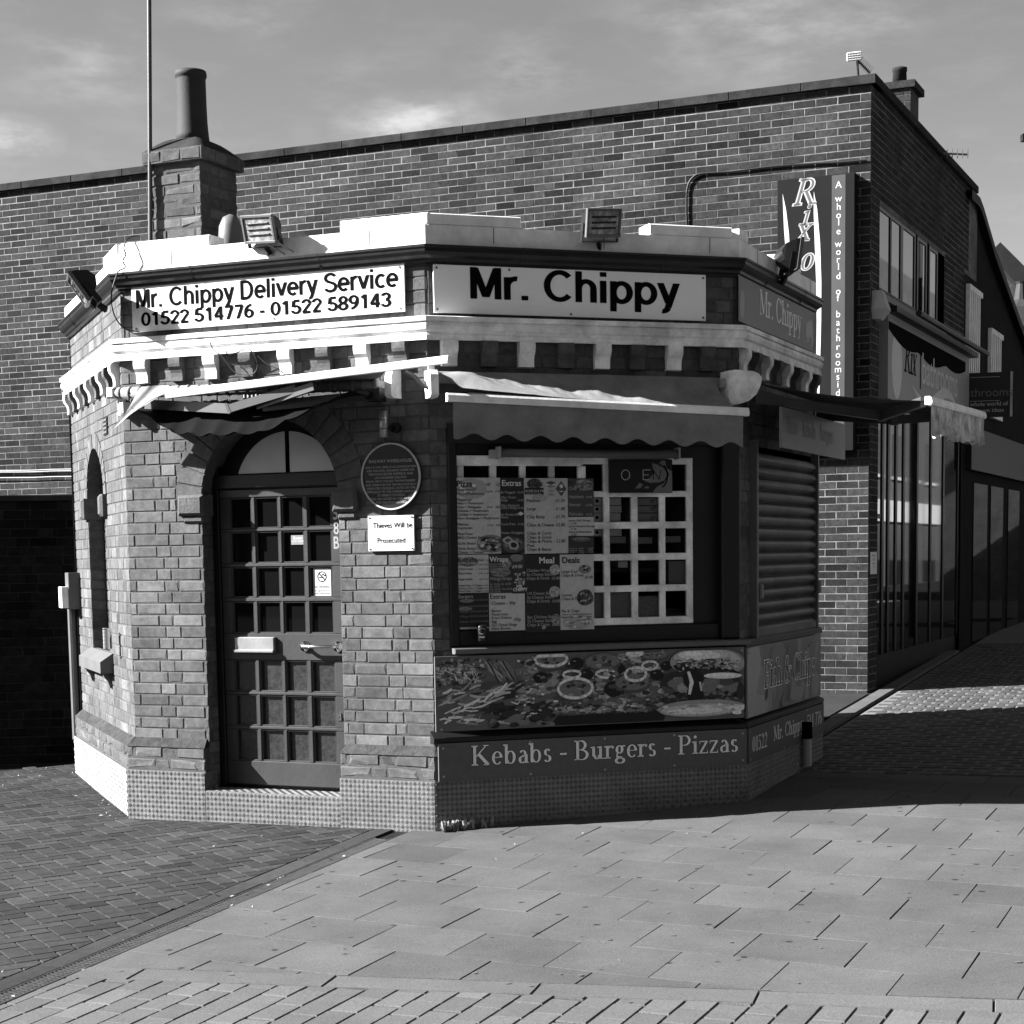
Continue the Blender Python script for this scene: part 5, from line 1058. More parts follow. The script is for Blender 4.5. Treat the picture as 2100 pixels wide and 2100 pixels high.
# --- door awning (left front)
t = thing("awning", "broken door awning with its white front bar tilted upward to the right", "awning", FB.P(1.1, 2.6, .1), "awnings round the kiosk")
q = MB(); a, b = FB.at((343, 810), .2), FB.at((921, 737), .28); n = FB.n
q.add([p+n*x*1.0+up*z*.92 for p in (a, b) for x, z in pr], [tuple(range(6)), tuple(range(11, 5, -1))]+[(i+6, (i+1) % 6+6, (i+1) % 6, i) for i in range(6)]); q.build("front_bar", M['white'], t)
q = MB(); z0_ = FB.px((240, 806), .03)[1]; z1_ = FB.px((770, 790), .03)[1]; sr0, sr1 = FB.px((240, 806), .03)[0], FB.px((775, 790), .03)[0]
q.tube([FB.P(sr0, z0_, .03), FB.P(sr1, z1_, .03)], .034, 14)
for i in range(26): s = sr0+.02+(sr1-sr0-.04)*i/25; q.tube([FB.P(s, z0_+(z1_-z0_)*i/25, .03), FB.P(s+.025, z0_+(z1_-z0_)*i/25, .03)], .036+.002*(i % 2), 14)
q.build("roller", M['fabric'], t, smooth=True)
def can1(u, v):                # cloth from the roller out to the tilted bar, slack in the middle
    s = sr0+.1+(sr1-sr0-.12)*u; zr = z0_+(z1_-z0_)*u; p0 = FB.P(s, zr+.034, .03); p1 = a.lerp(b, .02+.78*u)+up*.012-n*.012
    p = p0.lerp(p1, v); p.z -= .012*math.sin(math.pi*v)*(1+.6*math.sin(u*9)); return p
q = MB(); q.grid(can1, 40, 6); q.build("canopy", M['fabric'], t, smooth=True)
bl = lambda u: a.lerp(b, u)
def shadow_belly(u, v):
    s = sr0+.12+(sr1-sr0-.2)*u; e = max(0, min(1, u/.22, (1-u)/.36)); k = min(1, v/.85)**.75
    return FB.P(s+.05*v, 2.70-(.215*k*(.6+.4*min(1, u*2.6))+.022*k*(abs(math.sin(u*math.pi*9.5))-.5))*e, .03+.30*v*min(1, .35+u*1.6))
q = MB(); q.grid(shadow_belly, 80, 14); q.build("shadow_cloth", mat("shadow_cloth_black", .004, .9, .3, 8, .3, 200), t, smooth=True)  # near-black cloth added under the bar to cast the scalloped shadow
fp = [[(286, 796), (312, 791), (345, 790), (366, 803)], [(272, 822), (300, 815), (330, 808), (350, 807)], [(256, 850), (280, 838), (302, 824), (325, 814)], [(233, 880), (250, 865), (266, 851), (282, 840)]]
def flap(u, v):
    def L(r, x): k = min(int(x*3), 2); f = x*3-k; return (r[k][0]*(1-f)+r[k+1][0]*f, r[k][1]*(1-f)+r[k+1][1]*f)
    k = min(int(v*3), 2); f = v*3-k; A_, B_ = L(fp[k], u), L(fp[k+1], u); return FB.at((A_[0]*(1-f)+B_[0]*f, A_[1]*(1-f)+B_[1]*f), .09+.09*u+.05*v+.018*math.sin(u*9+v*4)*(1-.4*v))
q = MB(); q.grid(flap, 24, 20); q.build("torn_flap", M['fabric'], t, smooth=True)
ARM = mat("arm_grey_paint", .06, .4, .1, 5, .05)
q = MB(); bar_px(q, FB, (300, 829), (472, 838), .04, .2, .03, .06); bar_px(q, FB, (472, 838), (608, 797), .2, .2, .03, .05); bar_px(q, FB, (466, 828), (474, 848), .2, .2, .035, .02); q.build("folding_arm", ARM, t)
q = MB(); bar_px(q, FB, (760, 811), (540, 834), .04, .16, .03, .06); bar_px(q, FB, (528, 832), (645, 792), .16, .22, .03, .05); q.build("folding_arm", ARM, t)
q = MB(); s = FB.px((803, 790), .04)[0]; q.sprism(FB, [(-.06, 2.86), (.03, 2.86), (.07, 2.8), (.075, 2.69), (.05, 2.675), (-.06, 2.675)], s-.03, s+.015); q.build("end_bracket", M['offwhite'], t)
q = MB(); q.bx(FB, FB.px((224, 805), .03)[0], sr0, z0_-.035, z0_+.035, -.01, .07, bev=.01); s = sr0; q.bx(FB, s-.02, s+.0, z0_-.14, z0_-.03, -.06, .0); q.bx(FB, s+.02, s+.05, z0_-.13, z0_-.06, -.06, .04); q.build("end_bracket", M['offwhite'], t)
q = MB(); s, z = FB.px((757, 809), .05); q.bx(FB, s-.03, s+.07, z-.04, z+.04, -.04, .06, bev=.01); q.tube([FB.P(s, z, .02), FB.P(s, z, .09)], .02, 10); q.build("arm_hinge", M['dark'], t)
# --- side awning (right), fully extended
t = thing("awning", "striped side awning fully extended to the right with a wrinkled valance", "awning", FD.P(1, 2.6, .5), "awnings round the kiosk")
PJ = 1.2; zb0, zb1 = 2.604, 2.658; e0, e1 = -.256, 1.896
def bp(u): return FD.P(e0+(e1-e0)*u, zb0+(zb1-zb0)*u, PJ)
q = MB(); a, b = bp(0), bp(1); n = FD.n; q.add([p+n*x+up*z for p in (a, b) for x, z in pr], [tuple(range(6)), tuple(range(11, 5, -1))]+[(i+6, (i+1) % 6+6, (i+1) % 6, i) for i in range(6)]); q.build("front_bar", M['white'], t)
def dcan(u, v): p = FD.P(.02+1.9*u, 2.80, .02).lerp(bp(.03+.94*u), v); p.z += -.03*math.sin(math.pi*v)+.004*math.sin(u*40)*math.sin(math.pi*v); return p
q = MB()
for k in range(12): q.grid(lambda u, v: dcan((k+u)/12, v), 2, 12, k % 2)
q.build("canopy", [M['dfabric'], mat("dark_awning_stripe", .05, .9, .2, 8, .2)], t, smooth=True)
def dval(u, v): p = bp(.02+.97*u)+n*.012; p.z -= .02+(.19+.014*math.sin(u*50))*v; return p+n*(.02*math.sin(u*62+.8*math.sin(u*19))*v+.006*math.sin(u*140)*v)
q = MB(); q.grid(dval, 160, 8); q.build("valance", mat("striped_valance", .5, .9, .5, 9, .3, 120, stain=.5, stscale=8), t, smooth=True)
for sg, (s, s2) in enumerate(((.1, -.05), (1.8, 1.7))):
    q = MB(); el = FD.P(.75 if sg == 0 else 1.15, 2.60, .72); q.bar(FD.P(s, 2.70, .03), el, .035, .06); q.bar(el, bp(.06+.86*sg)-n*.05, .035, .06); q.bar(el+up*.035, el-up*.035, .05, .05, up=(0, 1, 0)); q.build("folding_arm", ARM, t)
q = MB(); P4 = [FCx.px(c, .1) for c in ((1494, 760), (1509, 758), (1545, 761), (1556, 766), (1563, 774), (1560, 790), (1552, 808), (1536, 822), (1518, 828), (1500, 828), (1494, 815))]; q.prism(FCx, P4, -.02, .1); q.build("end_cover", M['offwhite'], t)
q = MB(); a_ = FCx.px((1483, 786), .05); q.tube([FCx.P(a_[0]-.02, a_[1], .04), FCx.P(a_[0]+.05, a_[1], .04)], .032, 14); q.build("roller", M['lgrey'], t)
# wall lamp tube on the right pier of the door front
a, b = FB.px((786, 843), .03), FB.px((781, 897), .03); t = thing("wall_lamp", "slim cylindrical wall lamp hanging above the round plaque", "lamp", FB.P(b[0], b[1], .03))
q = MB(); q.tube([FB.P(a[0], a[1], .03), FB.P(a[0], b[1], .03)], .026, 16); q.tube([FB.P(a[0], (a[1]*2+b[1])/3, .03), FB.P(a[0], (a[1]*2+b[1])/3-.004, .03)], .0275, 16, 1); q.tube([FB.P(a[0], (a[1]+2*b[1])/3, .03), FB.P(a[0], (a[1]+2*b[1])/3-.004, .03)], .0275, 16, 1); q.build("lamp_body", [M['alu'], M['dark']], t, smooth=True)
q = MB(); q.tube([FB.P(a[0]+.045, (a[1]+b[1])/2-.02, -.06), FB.P(a[0]+.045, (a[1]+b[1])/2-.02, -.02)], .032, 14); q.bx(FB, a[0], a[0]+.045, (a[1]+b[1])/2-.03, (a[1]+b[1])/2-.01, -.02, .02); q.build("lamp_mount", M['dark'], t)
# ================================================================== CABLES, MAST, BOX
def cab(F, pts, d, r, name, label, cat="cable", dd=None, m='cable'):
    P_ = [F.at(c, d if dd is None else dd[i]) for i, c in enumerate(pts)]; o = []
    for i in range(len(P_)-1):
        p0, p1, p2, p3 = P_[max(i-1, 0)], P_[i], P_[i+1], P_[min(i+2, len(P_)-1)]
        for k in range(6): f = k/6; o.append(.5*((2*p1)+(p2-p0)*f+(2*p0-5*p1+4*p2-p3)*f*f+(3*p1-p0-3*p2+p3)*f**3))
    o.append(P_[-1]); q = MB(); q.tube(o, r, 6); return tag(q.build(name, M[m]), label, cat)
cab(FB, ((302, 488), (280, 484), (262, 490), (254, 508), (258, 522), (252, 535), (257, 548), (243, 556), (237, 570), (229, 600), (230, 630), (240, 657), (258, 675), (285, 680)), .01, .0045, "loose_cable", "thin black cable looping off the parapet at the left corner beside the delivery sign", dd=[-.1, -.09, -.03, 0, 0, 0, 0, .02, .03, .04, .04, .02, -.02, -.05])
cab(FB, ((430, 700), (437, 716), (452, 728), (466, 745), (480, 762), (497, 768), (520, 766), (528, 748), (519, 724), (505, 715), (488, 722), (470, 727)), .035, .0035, "loose_cable", "tangled cable drooping round the corbels above the door awning")
cab(FB, ((528, 730), (545, 745), (560, 752), (580, 765)), .03, .003, "loose_cable", "short thin cable sloping between corbels to the awning bar")
cab(FB, ((832, 762), (850, 772), (868, 790), (886, 798)), .01, .012, "loose_cable", "thick black cable running down between the two front awnings")
mc = FB.P(-.235, 0, -.76); mb0 = gp((305, 487), mc.y); mtop = gp((305, -160), mc.y)
q = MB(); q.tube([(mb0.x, mc.y, 3.55), (mtop.x, mc.y, mtop.z)], .0155, 10); q.build
tag(q.build("aerial_mast", mat("mast_metal", .05, .5, .2, 5, .1, metal=.3)), "tall thin mast rising out of frame beside the tall chimney", "mast")
vc = FB.at((473, 470), -.6); q = MB(); q.lathe((vc.x, vc.y, 0), [(.085, 3.5), (.085, 3.84), (.078, 3.92), (.05, 3.98), (.01, 4.0)], 20); tag(q.build("roof_vent", M['grey'], smooth=True), "pale rounded roof vent half hidden behind the chimney stack", "vent")
a = FA.px((172, 1175), .0); b = FA.px((172, 1253), .0); t = thing("meter_box", "white and dark meter box fixed to the far left edge of the kiosk", "box", FA.P(.1, b[1], 0))
q = MB(); q.bx(FA, .02, .2, b[1], a[1], -.06, .03, bev=.004); q.build("case", M['grey'], t); q = MB(); q.bx(FA, .02, .19, b[1]+.01, a[1]-.11, .03, .085, bev=.004); q.build("cover", M['white'], t)
# weeds and litter at the foot of the wall
random.seed(9); q = MB()
for i in range(150):
    s = abs(random.gauss(.0, .13))+.0; p = FCx.P(s+.03, 0, rnd(.015, .07)); z = gz(p.x, p.y); h = rnd(.02, .075); an = rnd(0, 6.28); l = Vector((math.cos(an), math.sin(an), 0))*rnd(.01, .04); w_ = Vector((-l.y, l.x, 0)).normalized()*rnd(.003, .008); b_ = Vector((p.x, p.y, z))
    q.add([b_-w_, b_+w_, b_+w_*1.3+l*.6+up*h*.8, b_+l+up*h, b_-w_*1.3+l*.6+up*h*.8], ((0, 1, 2, 3, 4),))
tag(q.build("weed_tuft", M['leaf']), "small tuft of weeds at the kiosk's front corner", "weed")
q = MB()
for i in range(110):
    k = random.random()
    if k < .35: p = FA.P(rnd(0, LA), 0, abs(random.gauss(.05, .15)))
    elif k < .55: p = Vector((rnd(-4.6, -3.4), rnd(13.4, 14.5), 0))
    elif k < .8: c = DP+DD*rnd(-1, 3.6)+NL*rnd(-.03, .2); p = Vector((c.x, c.y, 0))
    else: p = Vector((rnd(-4, 1.5), rnd(7, 11), 0))
    z = gz(p.x, p.y)+.004; an = rnd(0, 6.28); l = Vector((math.cos(an), math.sin(an), 0))*rnd(.004, .016); w_ = Vector((-l.y, l.x, 0))*rnd(.25, .6); b_ = Vector((p.x, p.y, z))
    q.add([b_-l, b_+w_+up*rnd(0, .008), b_+l+up*rnd(0, .01), b_-w_], ((0, 1, 2, 3),))
tag(q.build("leaf_litter", M['dry']), kind='stuff')
q = MB(); random.seed(77)
for i in range(70):
    p = Vector((rnd(-1.8, 3), rnd(6.4, 10.4), 0))
    if (Vector((p.x, p.y))-DP).dot(NL) > -.1: continue
    r = rnd(.007, .017); z = gz(p.x, p.y)+.0035; q.add([(p.x+r*rnd(.8, 1.2)*math.cos(k), p.y+r*rnd(.7, 1.1)*math.sin(k), z) for k in np.arange(0, 6.28, .7)], (tuple(range(9)),))
tag(q.build("chewing_gum_spots", gm(.09, .8)), kind='stuff')
# ================================================================== BACK BUILDING
Wc = Vector((3.64, 17.9)); wa = rad(24.2323); dw = Vector((-math.cos(wa), math.sin(wa), 0)); dr = Vector((math.sin(wa), math.cos(wa), 0))
FW = Fr((Wc.x, Wc.y, 0), dw, (-dw.y*-1*-1, 0, 0)); FW.n = Vector((-dw.y, dw.x, 0)); FW.n = FW.n if FW.n.y < 0 else -FW.n
FR = Fr((Wc.x, Wc.y, 0), dr, (dr.y, -dr.x, 0))
bld = thing("shop_building", "long two-storey dark brick building with flat coping behind the kiosk", "building", (Wc.x, Wc.y, .28))
ZT, LW = 6.285, 24
q = MB(); panel(q, FW, 0, LW, -.1, ZT, -.008, None, None, 1)
bricks(q, FW, .0, LW, .15, ZT, -.008, bl=.2275, bond='S', joint=.0095, proud=.0025, jit=.0012, bev=.002, tv=.3, rs=60, light=.12, chip=.01)
panel(q, FR, 0, .42, -.1, 5.25, -.008, None, None, 1); bricks(q, FR, .0, .42, .15, 5.25, -.008, bl=.2275, bond='S', joint=.0095, proud=.0025, bev=.002, tv=.2, rs=61)
GBL = [(0, 5.2), (6.2, 5.2), (6.2, 6.13), (5.6, ZT), (0, ZT)]
q.add([FR.P(s, z, -.008) for s, z in GBL], (tuple(range(5)),), 1); bricks(q, FR, .0, 5.6, 5.25, ZT-.0, -.008, bl=.2275, bond='S', joint=.0095, proud=.0025, bev=.002, tv=.2, rs=62)
bricks(q, FR, 3.95, 5.3, 4.2, 5.25, -.008, bl=.2275, bond='S', joint=.0095, proud=.0025, bev=.002, tv=.2, rs=63)
panel(q, FR, 3.95, 5.3, 4.14, 5.2, -.008, None, None, 1); panel(q, FR, .42, 3.95, 4.14, 4.38, -.008, None, None, 1)
q.build("brick_wall", [M['dbrick'], M['wmortar']], bld)
q = MB()
for k in range(33): a = k*.75-.05; q.bx(FW, a+.0015, a+.7485, ZT, ZT+.088, -.3, .05, t=1, bev=.006)
for k in range(8): a = -.05+k*.75; q.bx(FR, a+.0015, a+.7485, ZT, ZT+.088, -.3, .05, bev=.006)
q.build("coping", M['coping'], bld)
q = MB(); q.add([FR.P(.2, ZT-.05, -.2), FR.P(6, ZT-.05, -.2), FR.P(6, ZT-.05, -9), FR.P(.2, ZT-.05, -9)], ((0, 1, 2, 3),)); q.build("flat_roof", M['slate'], bld)
# upper windows (right return)
wt, wb = 5.18, 4.37
for k, (a, b) in enumerate(((.45, .95), (1.02, 1.47), (1.6, 2.2), (2.42, 2.85), (3.1, 3.5))):
    f = MB(); 
    for s0_, s1_, z0_, z1_ in ((a-.06, a, wb-.04, wt+.04), (b, b+.06, wb-.04, wt+.04), (a, b, wb-.04, wb+.02), (a, b, wt-.02, wt+.04)): f.bx(FR, s0_, s1_, z0_, z1_, -.14, -.012)
    fr2 = f.build("window", M['blackp'], bld); f = MB(); f.quad(*[FR.P(s, z, -.022) for s, z in ((a, wb), (b, wb), (b, wt), (a, wt))]); f.build("pane", M['pane'], fr2)
f = MB(); f.bx(FR, .4, 3.95, wb-.1, wb-.04, -.14, .03); f.quad(*[FR.P(s, z, -.145) for s, z in ((.4, wb-.1), (3.95, wb-.1), (3.95, wt+.1), (.4, wt+.1))]); f.build("window_band", M['blackp'], bld)
# shopfront
f = MB(); f.quad(*[FR.P(s, z, -.35) for s, z in ((.42, 0), (8, 0), (8, 3.4), (.42, 3.4))]); f.bx(FR, .42, 5.3, .1, .62, -.35, -.06)
for s in (.42, .78, 1.06, 1.45, 1.85, 2.6, 3.4, 4.2, 5.2): f.bx(FR, s, s+.09, .62, 3.3, -.16, -.04)
f.bx(FR, .51, .78, 2.05, 2.1, -.12, -.05, 0); f.build("shopfront", M['blackp'], bld)
for k, (a, b) in enumerate(((.51, .78), (.87, 1.06), (1.15, 1.45), (1.54, 1.85), (1.94, 2.6), (2.69, 3.4), (3.49, 4.2), (4.29, 5.2))):
    f = MB(); f.quad(*[FR.P(s, z, -.052) for s, z in ((a, .62), (b, .62), (b, 3.3), (a, 3.3))]); f.build("shop_window", M['pane'] if k < 4 else M['glassd'], bld)
# fascia
t = thing("fascia_sign", "long grey shop fascia with bathroom lettering above the shopfront", "sign", FR.P(3, 3.3, .06))
q = MB(); q.bx(FR, .55, 5.35, 3.28, 4.14, -.3, .06); q.build("board", gm(.22), t)
q = MB(); Lf = lambda x, y: (.6+(x-300)/935*4.7, 4.13-(y)*.84)
text(q, FR, None, "bathrooms", 2.3, 3.58, .48, .063, sx=1.05, bold=.01); 
for i in range(18):
    u0, u1 = i/18, (i+1)/18; c_ = lambda u: 3.52-.13*math.sin(u*6.28)-.1*u; w_ = lambda u: .07*math.sin(math.pi*u); q.quad(*[FR.P(1.75+2.9*u, c_(u)+e*w_(u), .062) for u, e in ((u0, -1), (u1, -1), (u1, 1), (u0, 1))])
q.add([FR.P(.98+.26*math.cos(k), 3.66+.36*math.sin(k), .0622) for k in np.arange(0, 6.28, .3)], (tuple(range(21)),))
q.build("lettering", gm(.45), t)
q = MB(); serif(q, FR, "Rix", 1.35, 3.62, .34, .063, 1.0, shear=.25); q.quad(*[FR.P(s, z, .0622) for s, z in ((2.2, 3.5), (2.25, 3.5), (2.25, 4.0), (2.2, 4.0))])
for i in range(24):
    u0, u1 = i/24, (i+1)/24; hh_ = lambda u: 3.98-.07*abs(math.sin(u*9))-.1*math.sin(u*3.1); q.quad(*[FR.P(.56+4.5*u, z, .0628) for u, z in ((u0, hh_(u0)), (u1, hh_(u1)), (u1, 4.06), (u0, 4.06))])
q.build("print", M['black'], t)
q = MB(); q.bx(FR, .5, 5.4, 4.14, 4.2, -.1, .16); q.tube([FR.P(.9, 4.16, .3), FR.P(5.2, 4.16, .3)], .035, 8); q.build("sign_light_trough", M['dark'], t)
# tall board on the back wall
t = thing("tall_sign", "tall dark vertical board with bathroom slogan on the brick wall corner", "sign", FW.P(.5, 2.3, .12))
s0, s1 = .137, .922; q = MB(); q.bx(FW, s0, s1, 2.72, 5.434, .0, .12, bev=.004); q.build("board", mat("sign_panel_paint", .011, .9, .1, 4, 0), t)
FWr = Fr(FW.P(s1, 0, .12), -FW.u, FW.n); wB = s1-s0        # left-to-right frame
def bq(c): h = ray(c); tt = (FWr.o-CO).dot(FW.n)/h.dot(FW.n); p = CO+h*tt-FWr.o; return p.dot(FWr.u), p.z
q = MB(); a, b = bq((1706, 360))[0], bq((1734, 357))[0]; q.quad(*[FWr.P(s, z, .001) for s, z in ((a, 2.74), (b, 2.74), (b, 5.424), (a, 5.424))]); q.build("strip", mat("sign_strip_paint", .06, .9, .1, 4, 0), t)
q = MB(); ys_ = {}
lt_ = [("A", 379), ("w", 407), ("h", 424), ("o", 441), ("l", 456), ("e", 474), ("w", 500), ("o", 516), ("r", 532), ("l", 547), ("d", 566), ("o", 597), ("f", 611), ("b", 644), ("a", 661), ("t", 677), ("h", 693), ("r", 711), ("o", 727), ("o", 743), ("m", 757), ("s", 772), ("i", 788), ("d", 805), ("e", 822)]
for ch, y in lt_: text(q, FWr, None, ch, (a+b)/2, bq((1720, y+6.5))[1], .095, .0025, 'C', .008)
sw = lambda pts: q.add([FWr.P(*bq(c), .002) for c in pts], (tuple(range(len(pts))),))
sw([(1605, 397), (1612, 430), (1618, 480), (1620, 520), (1611, 510), (1608, 470)]); sw([(1669, 392), (1676, 430), (1682, 500), (1684.5, 580), (1684, 660), (1682, 740), (1680, 830), (1672, 830), (1674, 740), (1675, 660), (1674, 580), (1671, 500), (1669, 440)])
q.build("lettering", gm(.45, .8), t)
q = MB(); q2 = MB()
for ch, x, y, sz in (("R", 1630, 422, .25), ("i", 1643, 462, .2), ("x", 1634, 495, .24), ("o", 1640, 555, .24)):
    s, z = bq((x-(4 if ch != "i" else 0), y)); serif(q, FWr, ch, s, z, sz, .002, 1.0, shear=.3, grow=.03); serif(q2, FWr, ch, s, z, sz, .003, 1.0, shear=.3, fat=.62)
q.build("lettering_outline", M['lgrey'], t); q2.build("lettering_core", gm(.06), t)
# cables on the back wall
cab(FW, ((1409, 462), (1408, 420), (1410, 385), (1420, 365), (1440, 356), (1500, 352), (1580, 342), (1660, 336), (1720, 333), (1777, 328)), .014, .011, "wall_cable", "thick black cable arching over the top of the back brick wall")
for i, (y0, y1, w_) in enumerate(((965, 962, "upper"), (968.5, 965.5, "middle"), (980, 977, "lower"))): cab(FW, ((-20, y0), (60, y0-.5), (110, y1+.6), (175, y1)), .03, .006, "wall_cable", "thin pale wire along the back wall left of the kiosk, %s of three" % w_, m='lgrey')
# boxes on the right return
t = thing("alarm_box", "pale faceted alarm box at the building corner above the fascia", "box", FR.P(.2, 4.0, .1)); q = MB(); p0 = FR.px((1790, 600), .1)
zc = FR.px((1797, 617), .1)[1]; X_ = lambda a, b, d: FR.P(.17+(a-.25)*.55, zc+(b-4.17)*.56, d*.7)
q.add([X_(*c) for c in ((.06, 4.42, 0), (.44, 4.42, 0), (.44, 4.42, .12), (.1, 4.42, .14), (0, 4.1, 0), (.5, 4.1, 0), (.5, 4.1, .2), (.04, 4.1, .22), (.06, 3.92, 0), (.44, 3.92, 0), (.42, 3.92, .1), (.1, 3.92, .12))],
      ((0, 1, 2, 3), (3, 2, 6, 7), (7, 6, 10, 11), (0, 3, 7, 4), (4, 7, 11, 8), (2, 1, 5, 6), (6, 5, 9, 10), (8, 11, 10, 9))); q.build("case", M['lgrey'], t)
a, b = FR.px((1785, 1132), .003), FR.px((1798, 1177), .003); t = board(FR, a[0], b[0], b[1], a[1], .004, "notice", "small pale opening hours notice on the dark brick pier", "notice", gm(.5), th=.003)
q = MB(); [text(q, FR, None, x, (a[0]+b[0])/2, a[1]-.045-.04*i, .032, .005, 'C', .01) for i, x in enumerate(("Mon - Sat", "9 - 5.30", "Sunday", "10 - 4"))]; q.build("print", M['black'], t)
t = thing("leaflet_rack", "zigzag rack of pale leaflets inside the first shop window", "rack", FR.P(.6, 1.2, -.08)); q = MB()
for i in range(5):
    for k in range(3): s = .53+k*.07; z = 1.05+i*.2+k*.04; q.add([FR.P(s, z, -.07), FR.P(s+.06, z+.01, -.07), FR.P(s+.06, z+.075, -.085), FR.P(s, z+.065, -.085)], ((0, 1, 2, 3),))
q.build("leaflet", M['lgrey'], t)
# hanging sign
hp = FR.P(5.45, 0, 0); FH = Fr((hp.x, hp.y, 0), Vector((.97, -.24, 0)), Vector((-.24, -.97, 0)))
(a0, b0), (a1, b1) = FH.px((1978, 766)), FH.px((2071, 854)); t = board(FH, a0, a1, b1, b0, .03, "hanging_sign", "black square hanging sign with a bathroom slogan over the far shopfront", "sign", M['blackp'], th=.08)
q = MB(); w_ = a1-a0; text(q, FH, None, "bathrooms", a0+w_*.47, b0-.30, .15, .032, 'C'); q.build("lettering", gm(.1), t)
q = MB(); text(q, FH, None, "A whole world of", a0+w_*.48, b1+.14, .075, .032, 'C', .01); text(q, FH, None, "bathroom ideas", a0+w_*.45, b1+.06, .075, .032, 'C', .01)
for y_ in (b0-.06, b0-.36): q.quad(*[FH.P(x, z, .032) for x, z in ((a0+.07, y_), (a1-.13, y_), (a1-.13, y_+.006), (a0+.07, y_+.006))])
q.build("slogan", gm(.3), t)
q = MB(); q.bx(FH, a1, a1+.03, b1, b0, -.05, .03); q.build("edge_trim", M['alu'], t)
# next buildings along the street
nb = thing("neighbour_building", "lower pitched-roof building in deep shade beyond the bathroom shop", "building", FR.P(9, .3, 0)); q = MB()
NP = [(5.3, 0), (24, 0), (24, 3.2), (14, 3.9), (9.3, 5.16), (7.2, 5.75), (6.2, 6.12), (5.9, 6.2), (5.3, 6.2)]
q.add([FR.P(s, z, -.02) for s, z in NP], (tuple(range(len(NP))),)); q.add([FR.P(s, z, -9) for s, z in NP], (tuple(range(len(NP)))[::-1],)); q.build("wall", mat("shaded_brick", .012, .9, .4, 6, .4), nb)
q = MB()
for i in range(2, 8): (s0_, z0_), (s1_, z1_) = NP[i], NP[i+1] if i+1 < len(NP) else NP[0]; q.add([FR.P(s0_, z0_+.02, .08), FR.P(s0_, z0_+.02, -9), FR.P(s1_, z1_+.02, -9), FR.P(s1_, z1_+.02, .08), FR.P(s0_, z0_-.1, .08), FR.P(s1_, z1_-.1, .08)], ((0, 1, 2, 3), (0, 3, 5, 4)))
q.build("roof", M['slate'], nb)
for s0_, s1_, z0_, z1_ in ((5.5, 6.4, 3.5, 5.02), (7.25, 8.2, 3.6, 4.66)):
    f = MB(); 
    for k in range(6): s = s0_+(s1_-s0_)*k/6; f.bx(FR, s, s+.07, z0_, z1_, -.05, .03)
    f.bx(FR, s0_, s1_+.07, z1_, z1_+.07, -.05, .035); f.bx(FR, s0_, s1_+.07, z0_-.07, z0_, -.05, .035); fr2 = f.build("window", M['white'], nb)
    f = MB(); f.quad(*[FR.P(s, z, .0) for s, z in ((s0_, z0_), (s1_, z0_), (s1_, z1_), (s0_, z1_))]); f.build("pane", M['glassd'], fr2)
f = MB(); f.bx(FR, 5.6, 11, 2.75, 3.3, -.02, .06); f.build("fascia", M['dark'], nb)
for s in (6.2, 7.6, 9.2): f = MB(); f.quad(*[FR.P(x, z, -.005) for x, z in ((s, .4), (s+1.1, .4), (s+1.1, 2.6), (s, 2.6))]); f.build("shop_window", M['glassd'], nb)
# chimney behind the roof
cF = Fr((*gp((1840, 200), 21.5).xy, 0), -FW.u, FW.n); (c0, cz), (c1, _) = cF.px((1806, 186)), cF.px((1877, 186)); t = thing("roof_chimney", "brick chimney with a single pot rising behind the building's right corner", "chimney", cF.P((c0+c1)/2, 6, 0))
q = MB(); q.bx(cF, c0+.06, c1-.06, 5.8, cz, -.5, -.008, 1); bricks(q, cF, c0+.05, c1-.05, 5.85, cz, -.008, rs=70, bond='S'); q.bx(cF, c0, c1, cz, cz+.08, -.55, .03); q.build("stack", [M['dbrick'], M['mortar']], t)
cc = cF.P(*cF.px((1845, 160), -.25)[:1], 0, -.25); zt = cF.px((1845, 140), -.25)[1]; q = MB(); q.lathe((cc.x, cc.y, 0), [(.09, cz+.07), (.08, zt-.05), (.088, zt-.04), (.088, zt), (.06, zt)], 18); q.build("pot", M['coping'], t, smooth=True)
# aerials
ap = 18.4; pA = lambda x, y, d=0.0: gp((x, y), ap+d)
t = thing("panel_aerial", "white grid panel aerial on a short mast at the roof corner", "aerial", pA(1762, 155)); q = MB(); q.tube([pA(1761, 165), pA(1758, 126)], .012, 8); q.tube([pA(1757, 122), pA(1783, 149, .3)], .012, 6)
for i in range(9): c_ = pA(1760+i*2.6, 125+i*2.7, .03*i); q.tube([c_-Vector((.0, 0, .04)), c_+Vector((.05, 0, .04))], .003, 5)
q.build("boom", M['dark'], t); q = MB(); TL, TR, BR_, BL = (1738, 110), (1765, 107), (1765, 121), (1738, 124)
mixp = lambda u, v: pA((TL[0]*(1-u)+TR[0]*u), (TL[1]*(1-v)+BL[1]*v)*(1-u)+(TR[1]*(1-v)+BR_[1]*v)*u)
for i in range(6): q.tube([mixp(i/5, 0), mixp(i/5, 1)], .011, 6)
for j in range(4): q.tube([mixp(0, j/3), mixp(1, j/3)], .011, 6)
q.build("grid_panel", M['white'], t)
t = thing("yagi_aerial", "thin horizontal television aerial sticking out past the sloping roof", "aerial", gp((1915, 314), 21)); q = MB(); q.tube([gp((1900, 313), 21), gp((1985, 317), 21.2)], .012, 6)
for i in range(7): x = 1921+i*10.6; q.tube([gp((x, 305), 21.1), gp((x, 324), 21.1)], .006, 5)
q.tube([gp((1902, 312), 21), gp((1902, 430), 21)], .018, 6); q.build("boom", M['grey'], t)
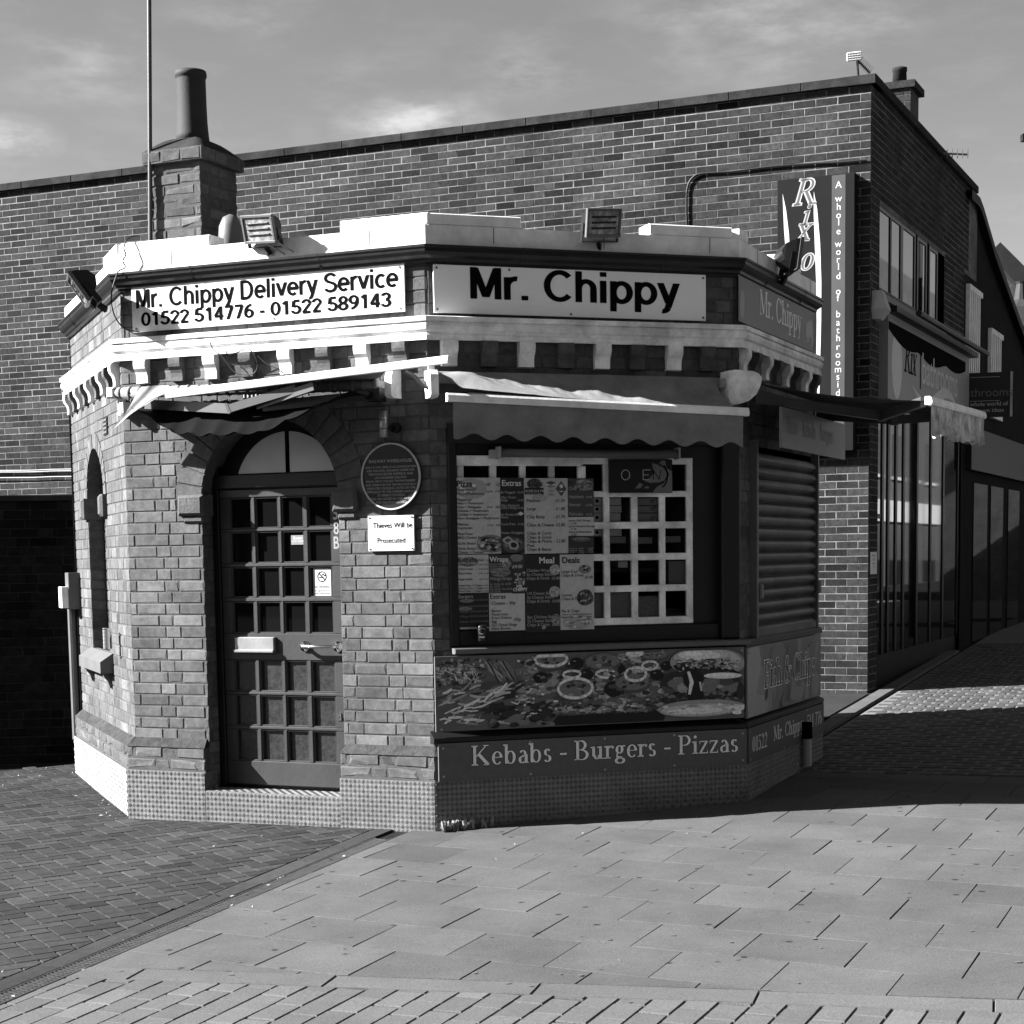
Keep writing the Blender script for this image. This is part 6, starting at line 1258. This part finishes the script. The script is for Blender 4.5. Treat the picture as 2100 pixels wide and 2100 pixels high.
# far building and lamp at the right edge
fbF = Fr((*gp((2060, 600), 38).xy, 0), Vector((.995, -.1, 0)), Vector((-.1, -.995, 0))); h = lambda x, y: fbF.px((x, y)); t = thing("far_building", "distant sunlit brick gable with a sloping verge at the right edge", "building", fbF.P(0, 0, 0))
q = MB(); x0, z0_ = h(2030, 520); q.bx(fbF, x0-1, x0+6, 0, h(2090, 555)[1], -6, 0, 0); q.build("wall", [M['brick'], M['mortar']], t)
q = MB(); a, b = h(2033, 515), h(2100, 582); q.bar(fbF.P(*a, .2), fbF.P(*b, .2), .3, .35); q.build("verge", M['slate'], t); q = MB(); c_ = h(2085, 600); q.lathe((*fbF.P(c_[0], 0, .5).xy, 0), [(.5, h(2090, 680)[1]), (.45, h(2090, 640)[1]), (.15, h(2090, 622)[1]), (.1, h(2090, 590)[1]), (.12, h(2090, 585)[1])], 12); q.build("finial", M['slate'], t)
t = thing("street_lamp", "dark street lamp head just entering the right edge of the sky", "lamp", gp((2120, 1000), 24)); q = MB(); p_ = gp((2125, 283), 24); q.tube([(p_.x+.3, p_.y, .3), (p_.x+.3, p_.y, p_.z+.05)], .05, 10); q.build("post", M['dark'], t); q = MB(); q.bar(gp((2095, 283), 24), gp((2125, 281), 24), .12, .09); q.build("lamp_head", M['dark'], t)
# low wall left of the kiosk
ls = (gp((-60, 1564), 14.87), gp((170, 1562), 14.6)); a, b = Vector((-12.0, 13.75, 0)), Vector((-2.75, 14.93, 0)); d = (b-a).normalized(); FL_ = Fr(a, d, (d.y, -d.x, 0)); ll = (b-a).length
t = thing("boundary_wall", "shaded dark brick boundary wall running left from the kiosk", "wall", a); zt = FL_.px((80, 1022), 0)[1]; q = MB(); q.bx(FL_, 0, ll, -.1, zt-.02, -.25, -.008, 1); bricks(q, FL_, 0, ll, .03, zt-.02, -.008, rs=80, bond='F', tv=.3); q.build("brickwork", [mat("shade_dark_brick", .009, .9, .4, 20, .4, tint=True, stain=.4), mat("shade_dark_mortar", .025, .95, .4, 10, .3, stain=.5)], t)  # brick and mortar colours lowered to carry the wall's deep shade
q = MB(); q.bx(FL_, 0, ll, zt-.02, zt+.03, -.28, .02, bev=.006); q.build("coping", M['coping'], t)
# ------------------------------------------------------------------ street behind and beside the viewer (seen only as reflection and shade)
def terrace(name, label, F, L, H, seed, mats):
    t = thing(name, label, "building", F.P(L/2, .2, 0)); q = MB(); q.bx(F, 0, L, -1, H, -6, 0); q.build("wall", mats[0], t); q = MB(); q2 = MB(); random.seed(seed); s = .6
    while s < L-2:
        w_ = rnd(1.8, 3.2); q.bx(F, s, s+w_, 2.7, 3.4, 0, .12); q2.bx(F, s+.1, s+w_-.1, .6, 2.6, 0, .02)
        for z in (4.2, 6.6):
            if z < H-1.6: q.bx(F, s+w_*.2, s+w_*.8, z-.1, z, 0, .1); q2.bx(F, s+w_*.25, s+w_*.75, z, z+1.4, 0, .03)
        s += w_+.5
    q.build("trim", mats[1], t); q2.build("windows", M['glassd'], t)
ro = FR.P(0, 0, 8.5); terrace("terrace", "sunlit shop terrace across the side street", Fr((ro.x+dr.x*110, ro.y+dr.y*110, 0), -dr, -FR.n), 118, 11, 3, [mat("terrace_brick", .05, .9, .2, 2, 0), M['lgrey']])
terrace("terrace", "dark brick street terrace behind the viewer, mirrored in the kiosk window", Fr((70, -24, 0), (-1, 0, 0), (0, 1, 0)), 140, 9.5, 4, [M['dbrick'], M['grey']])
